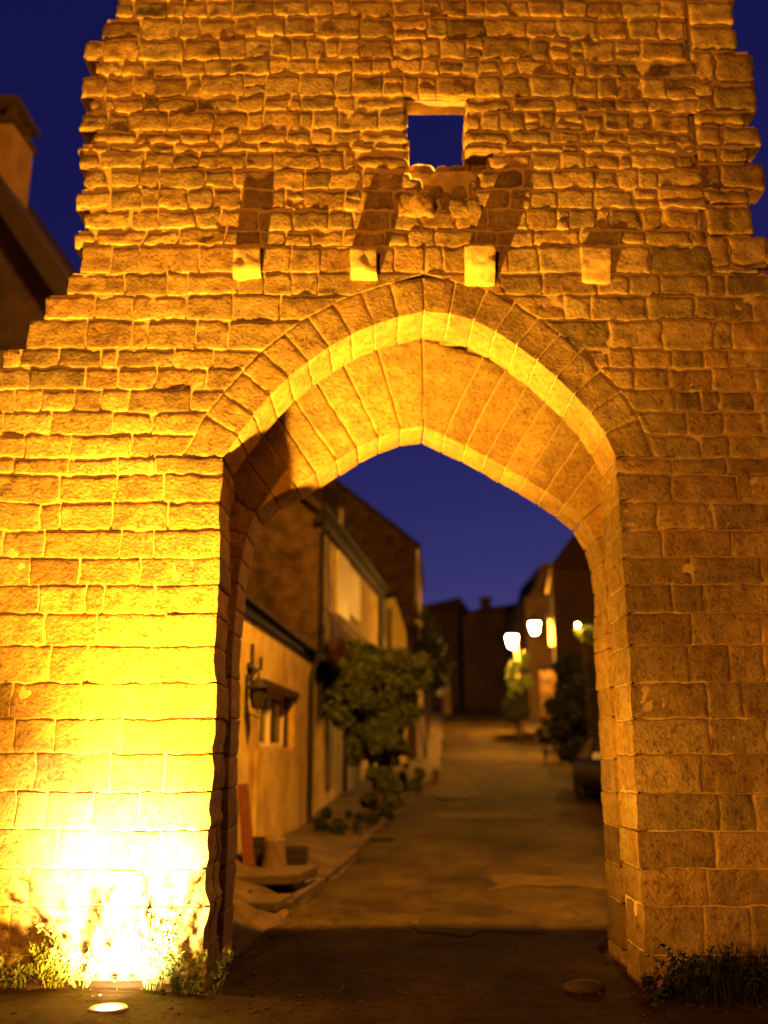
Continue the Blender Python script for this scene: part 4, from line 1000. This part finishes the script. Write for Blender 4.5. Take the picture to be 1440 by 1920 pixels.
# nearer garden wall on the right
YG = 24.0
gx0 = at(1062, 1400, YG).x
hG = empty('garden_wall', (gx0+2, YG, .6), 'dark rubble garden wall behind the parked car', 'wall')
g = G(); g.hexa([(gx0+.9, YG-1, .3), (gx0+6, YG-1, .3), (gx0+6, YG-.6, .3), (gx0+.9, YG-.6, .3), (gx0+.9, YG-1, 2.6), (gx0+6, YG-1, 2.6), (gx0+6, YG-.6, 2.6), (gx0+.9, YG-.6, 2.6)])
g.build('wall', M['dark_stone'], hG)
g = G(); g.box((gx0+.85, YG-1.05, 2.604), (gx0+6, YG-.55, 2.72)); g.build('coping', M['dark_stone'], hG)
cb = at(1088, 1320, 27); b = Vector((cb.x, cb.y, 0)); b.z = gz(b)
bush('hedge_bush', 'large dark bush filling the right side behind the car', 'shrub', cb, (.72, .9, 1.5), 12000, .08, b, 51, 'dark_leaf', clumps=90, tr=.05)
cb = at(1100, 1195, 25.5); b = at(1120, 1400, 25.5); b.z = gz(b)
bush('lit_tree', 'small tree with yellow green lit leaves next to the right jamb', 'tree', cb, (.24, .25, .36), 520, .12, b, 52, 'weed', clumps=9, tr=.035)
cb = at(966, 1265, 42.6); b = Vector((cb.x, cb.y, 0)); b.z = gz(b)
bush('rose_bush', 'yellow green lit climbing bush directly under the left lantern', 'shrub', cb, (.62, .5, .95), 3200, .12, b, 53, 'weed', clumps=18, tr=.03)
cb = at(975, 1330, 41); b = Vector((cb.x, cb.y, 0)); b.z = gz(b)
bush('round_bush', 'low round dark bush at the foot of the lit climbing bush', 'shrub', cb, (.75, .6, .66), 2600, .10, b, 54, 'dark_leaf', clumps=14, tr=.03)
cb = at(1022, 1375, 32.5); b = Vector((cb.x, cb.y, 0)); b.z = gz(b)
bush('round_bush', 'small dark bush before the pale pilaster on the right', 'shrub', cb, (.35, .4, .42), 1600, .08, b, 55, 'dark_leaf', clumps=10, tr=.03)
# street lanterns
l1 = at(960, 1201, 43.0); l2 = at(1002, 1176, 34.2)
pl = empty('lamp_post', (at(968, 1200, 43.1).x, 43.1, 2.6), 'thin post carrying the left of the two glowing lanterns', 'post')
g = G(); g.tube([(at(969, 1200, 43.1).x, 43.1, 2.6), (at(969, 1200, 43.1).x, 43.1, l1.z+.3)], .06, 8); g.build('pole', M['stump'], pl)
lantern(l1, 1.35, (at(969, 1200, 43.1).x, 43.05, l1.z+.6), 'glowing lantern on the thin post, lower left of the two in the lane', 3600)
lantern(l2, 1.05, (xe+.18, YE+1.3, l2.z+.55), 'glowing lantern on a bracket from the steep roofed house', 2600)
l3 = at(1083, 1172, 25.3)
lantern(l3, .26, (l3.x+.3, 25.6, l3.z+.2), 'small glowing lantern among the lit leaves next to the right jamb', 35)
# ================================================================== CAR
def car(loc, rz):
    o = empty('parked_car', loc, 'dark parked car half hidden behind the right jamb of the arch', 'car', rz=rz)
    Mx = Matrix.Translation(loc) @ Matrix.Rotation(rz, 4, 'Z')
    def bld(g, n, m, sm=False, par=None):
        for a in g.v: a[:] = (np.c_[a, np.ones(len(a))] @ np.array(Mx).T)[:, :3]
        ob = g.build(n, m, None, sm); ob.parent = par or o
        ob.matrix_parent_inverse = Mx.inverted(); return ob
    # body sections along length y (front at -y)
    secs = [(-2.05, .35, .62, .70), (-2.0, .28, .70, .80), (-1.7, .22, .80, .84), (-1.0, .20, .92, .86), (0, .20, .95, .87), (1.2, .20, .97, .86), (1.8, .24, .98, .84), (2.0, .35, .92, .78)]
    g = G(); V = []; n = 12
    for (y, zb, zt, hw) in secs:
        for k in range(n):
            a = 2*math.pi*(k+.5)/n; cx, cz = math.cos(a), math.sin(a); e = .45
            V.append((hw*math.copysign(abs(cx)**e, cx), y, (zb+zt)/2+(zt-zb)/2*math.copysign(abs(cz)**e, cz)))
    Fc = [(i*n+k, i*n+(k+1) % n, (i+1)*n+(k+1) % n, (i+1)*n+k) for i in range(len(secs)-1) for k in range(n)]
    m = len(V); V += [(0, -2.08, .5), (0, 2.02, .62)]; Fc += [(m, k, (k+1) % n, (k+1) % n) for k in range(n)]+[(m+1, (len(secs)-1)*n+k, (len(secs)-1)*n+(k+1) % n, (len(secs)-1)*n+(k+1) % n) for k in range(n)]
    g.add(V, Fc); bld(g, 'body', M['car'], True)
    g = G(); b = [(-.74, -.95, .90), (.74, -.95, .90), (.76, 1.75, .93), (-.76, 1.75, .93)]; t = [(-.55, -.25, 1.42), (.55, -.25, 1.42), (.57, 1.15, 1.42), (-.57, 1.15, 1.42)]
    g.hexa(b+t); bld(g, 'windows', M['glass'])
    g = G(); g.hexa([(-.57, -.28, 1.405), (.57, -.28, 1.405), (.59, 1.2, 1.405), (-.59, 1.2, 1.405), (-.5, -.15, 1.47), (.5, -.15, 1.47), (.52, 1.05, 1.47), (-.52, 1.05, 1.47)])
    for s in (-1, 1):
        g.bar((s*.755, -.97, .9), (s*.565, -.26, 1.42), .05); g.bar((s*.77, 1.77, .93), (s*.585, 1.17, 1.42), .06); g.bar((s*.765, .35, .92), (s*.575, .4, 1.42), .06)
    bld(g, 'roof', M['car'])
    for (x, y) in ((-.78, -1.3), (.78, -1.3), (-.78, 1.3), (.78, 1.3)):
        g = G(); sx = math.copysign(1, x)
        prof = [(.0, .10), (.2, .10), (.29, .09), (.31, .05), (.31, -.05), (.29, -.1)]
        V = [(x+sx*w_, y+r_*math.cos(a), .31+r_*math.sin(a)) for (r_, w_) in prof for a in [2*math.pi*k/20 for k in range(20)]]
        g.add(V, [(i*20+k, i*20+(k+1) % 20, (i+1)*20+(k+1) % 20, (i+1)*20+k) for i in range(5) for k in range(20)]); wh = bld(g, 'wheel', M['tyre'], True)
        g = G(); V = [(x+sx*.108, y+r_*math.cos(a), .31+r_*math.sin(a)) for r_ in (.18, .02) for a in [2*math.pi*k/20 for k in range(20)]]
        g.add(V, [(k, (k+1) % 20, 20+(k+1) % 20, 20+k) for k in range(20)]); bld(g, 'rim', M['chrome'], False, wh)
    for s in (-1, 1):
        g = G(); g.hexa([(s*.45, -2.06, .60), (s*.74, -1.98, .60), (s*.74, -1.8, .62), (s*.45, -1.9, .62), (s*.47, -2.02, .74), (s*.73, -1.93, .74), (s*.73, -1.8, .78), (s*.47, -1.9, .78)]); bld(g, 'headlight', M['chrome'])
        g = G(); g.hexa([(s*.80, -.72, .92), (s*.98, -.74, .92), (s*.98, -.64, .92), (s*.80, -.62, .92), (s*.80, -.72, 1.04), (s*.96, -.73, 1.05), (s*.96, -.65, 1.05), (s*.80, -.63, 1.04)]); bld(g, 'side_mirror', M['chrome'] if s < 0 else M['car'])
    g = G(); g.box((-.42, -2.1, .40), (.42, -2.03, .55)); bld(g, 'grille', M['iron'])
cc = at(1096, 1505, 21.5); cc.z = float(laneprof(21.5))
car(Vector((cc.x+1.22, 22.6, float(laneprof(22.6))+.05)), rad(3))
# ================================================================== NEIGHBOUR OUTSIDE, LEFT
YN = 15.0
nx = at(-60, 500, YN)
hN = empty('neighbouring_house', (at(0, 500, YN).x-1, YN, 0), 'dark tiled house roof with a chimney, left of the tower against the blue sky', 'house')
A = at(-10, 318, YN); B = at(150, 553, YN); dd = (B-A).normalized(); A2 = A-dd*4.5; B2 = B+dd*2.7
g = G()
g.hexa([A2+Vector((0, 0, -.18)), B2+Vector((0, 0, -.18)), B2+Vector((.4, 8, -.18)), A2+Vector((.4, 8, -.18)), A2, B2, B2+Vector((.4, 8, 0)), A2+Vector((.4, 8, 0))])
rfN = g.build('roof', M['tiles'], hN)
g = G(); C1 = at(-40, 410, YN); g.hexa([(A2.x, YN+.25, 0), (B2.x, YN+.25, 0), (B2.x, YN+7, 0), (A2.x, YN+7, 0), (A2.x, YN+.25, A2.z-.2), (B2.x, YN+.25, B2.z-.2), (B2.x, YN+7, B2.z-.2), (A2.x, YN+7, A2.z-.2)])
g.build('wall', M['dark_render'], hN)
# verge board along the rake
g = G(); o_ = Vector((0, -.12, -.3)); g.bar(A2+o_, B2+o_, .1, .32, up=(0, -.1, 1)); g.build('bargeboard', M['dark_wood'], hN)
g = G(); c0 = at(-55, 420, YN+1.5); c1 = at(6, 395, YN+1.2); ct = at(10, 232, YN+1.2)
xa, xb = c0.x, c1.x; zb_, zt_ = c0.z-1.2, ct.z
g.hexa([(xa, YN+1.2, zb_), (xb, YN+1.2, zb_), (xb+.05, YN+2.1, zb_), (xa, YN+2.1, zb_), (xa, YN+1.2, zt_), (xb+.02, YN+1.2, zt_), (xb+.08, YN+2.1, zt_), (xa, YN+2.1, zt_)])
ch = g.build('chimney', M['chimney'], hN)
g = G(); g.box((xa-.08, YN+1.1, zt_+.003), (xb+.12, YN+2.2, zt_+.12)); 
for s in (0, 1): 
    for t in (0, 1): g.box((xa+.02+(xb-xa-.14)*s, YN+1.22+t*.7, zt_+.123), (xa+.14+(xb-xa-.14)*s, YN+1.36+t*.7, zt_+.42))
g.hexa([(xa-.1, YN+1.05, zt_+.423), (xb+.14, YN+1.05, zt_+.423), (xb+.14, YN+2.25, zt_+.423), (xa-.1, YN+2.25, zt_+.423), (xa-.1, YN+1.05, zt_+.55), (xb+.14, YN+1.05, zt_+.50), (xb+.14, YN+2.25, zt_+.50), (xa-.1, YN+2.25, zt_+.55)])
g.build('chimney_cap', M['tiles'], ch)
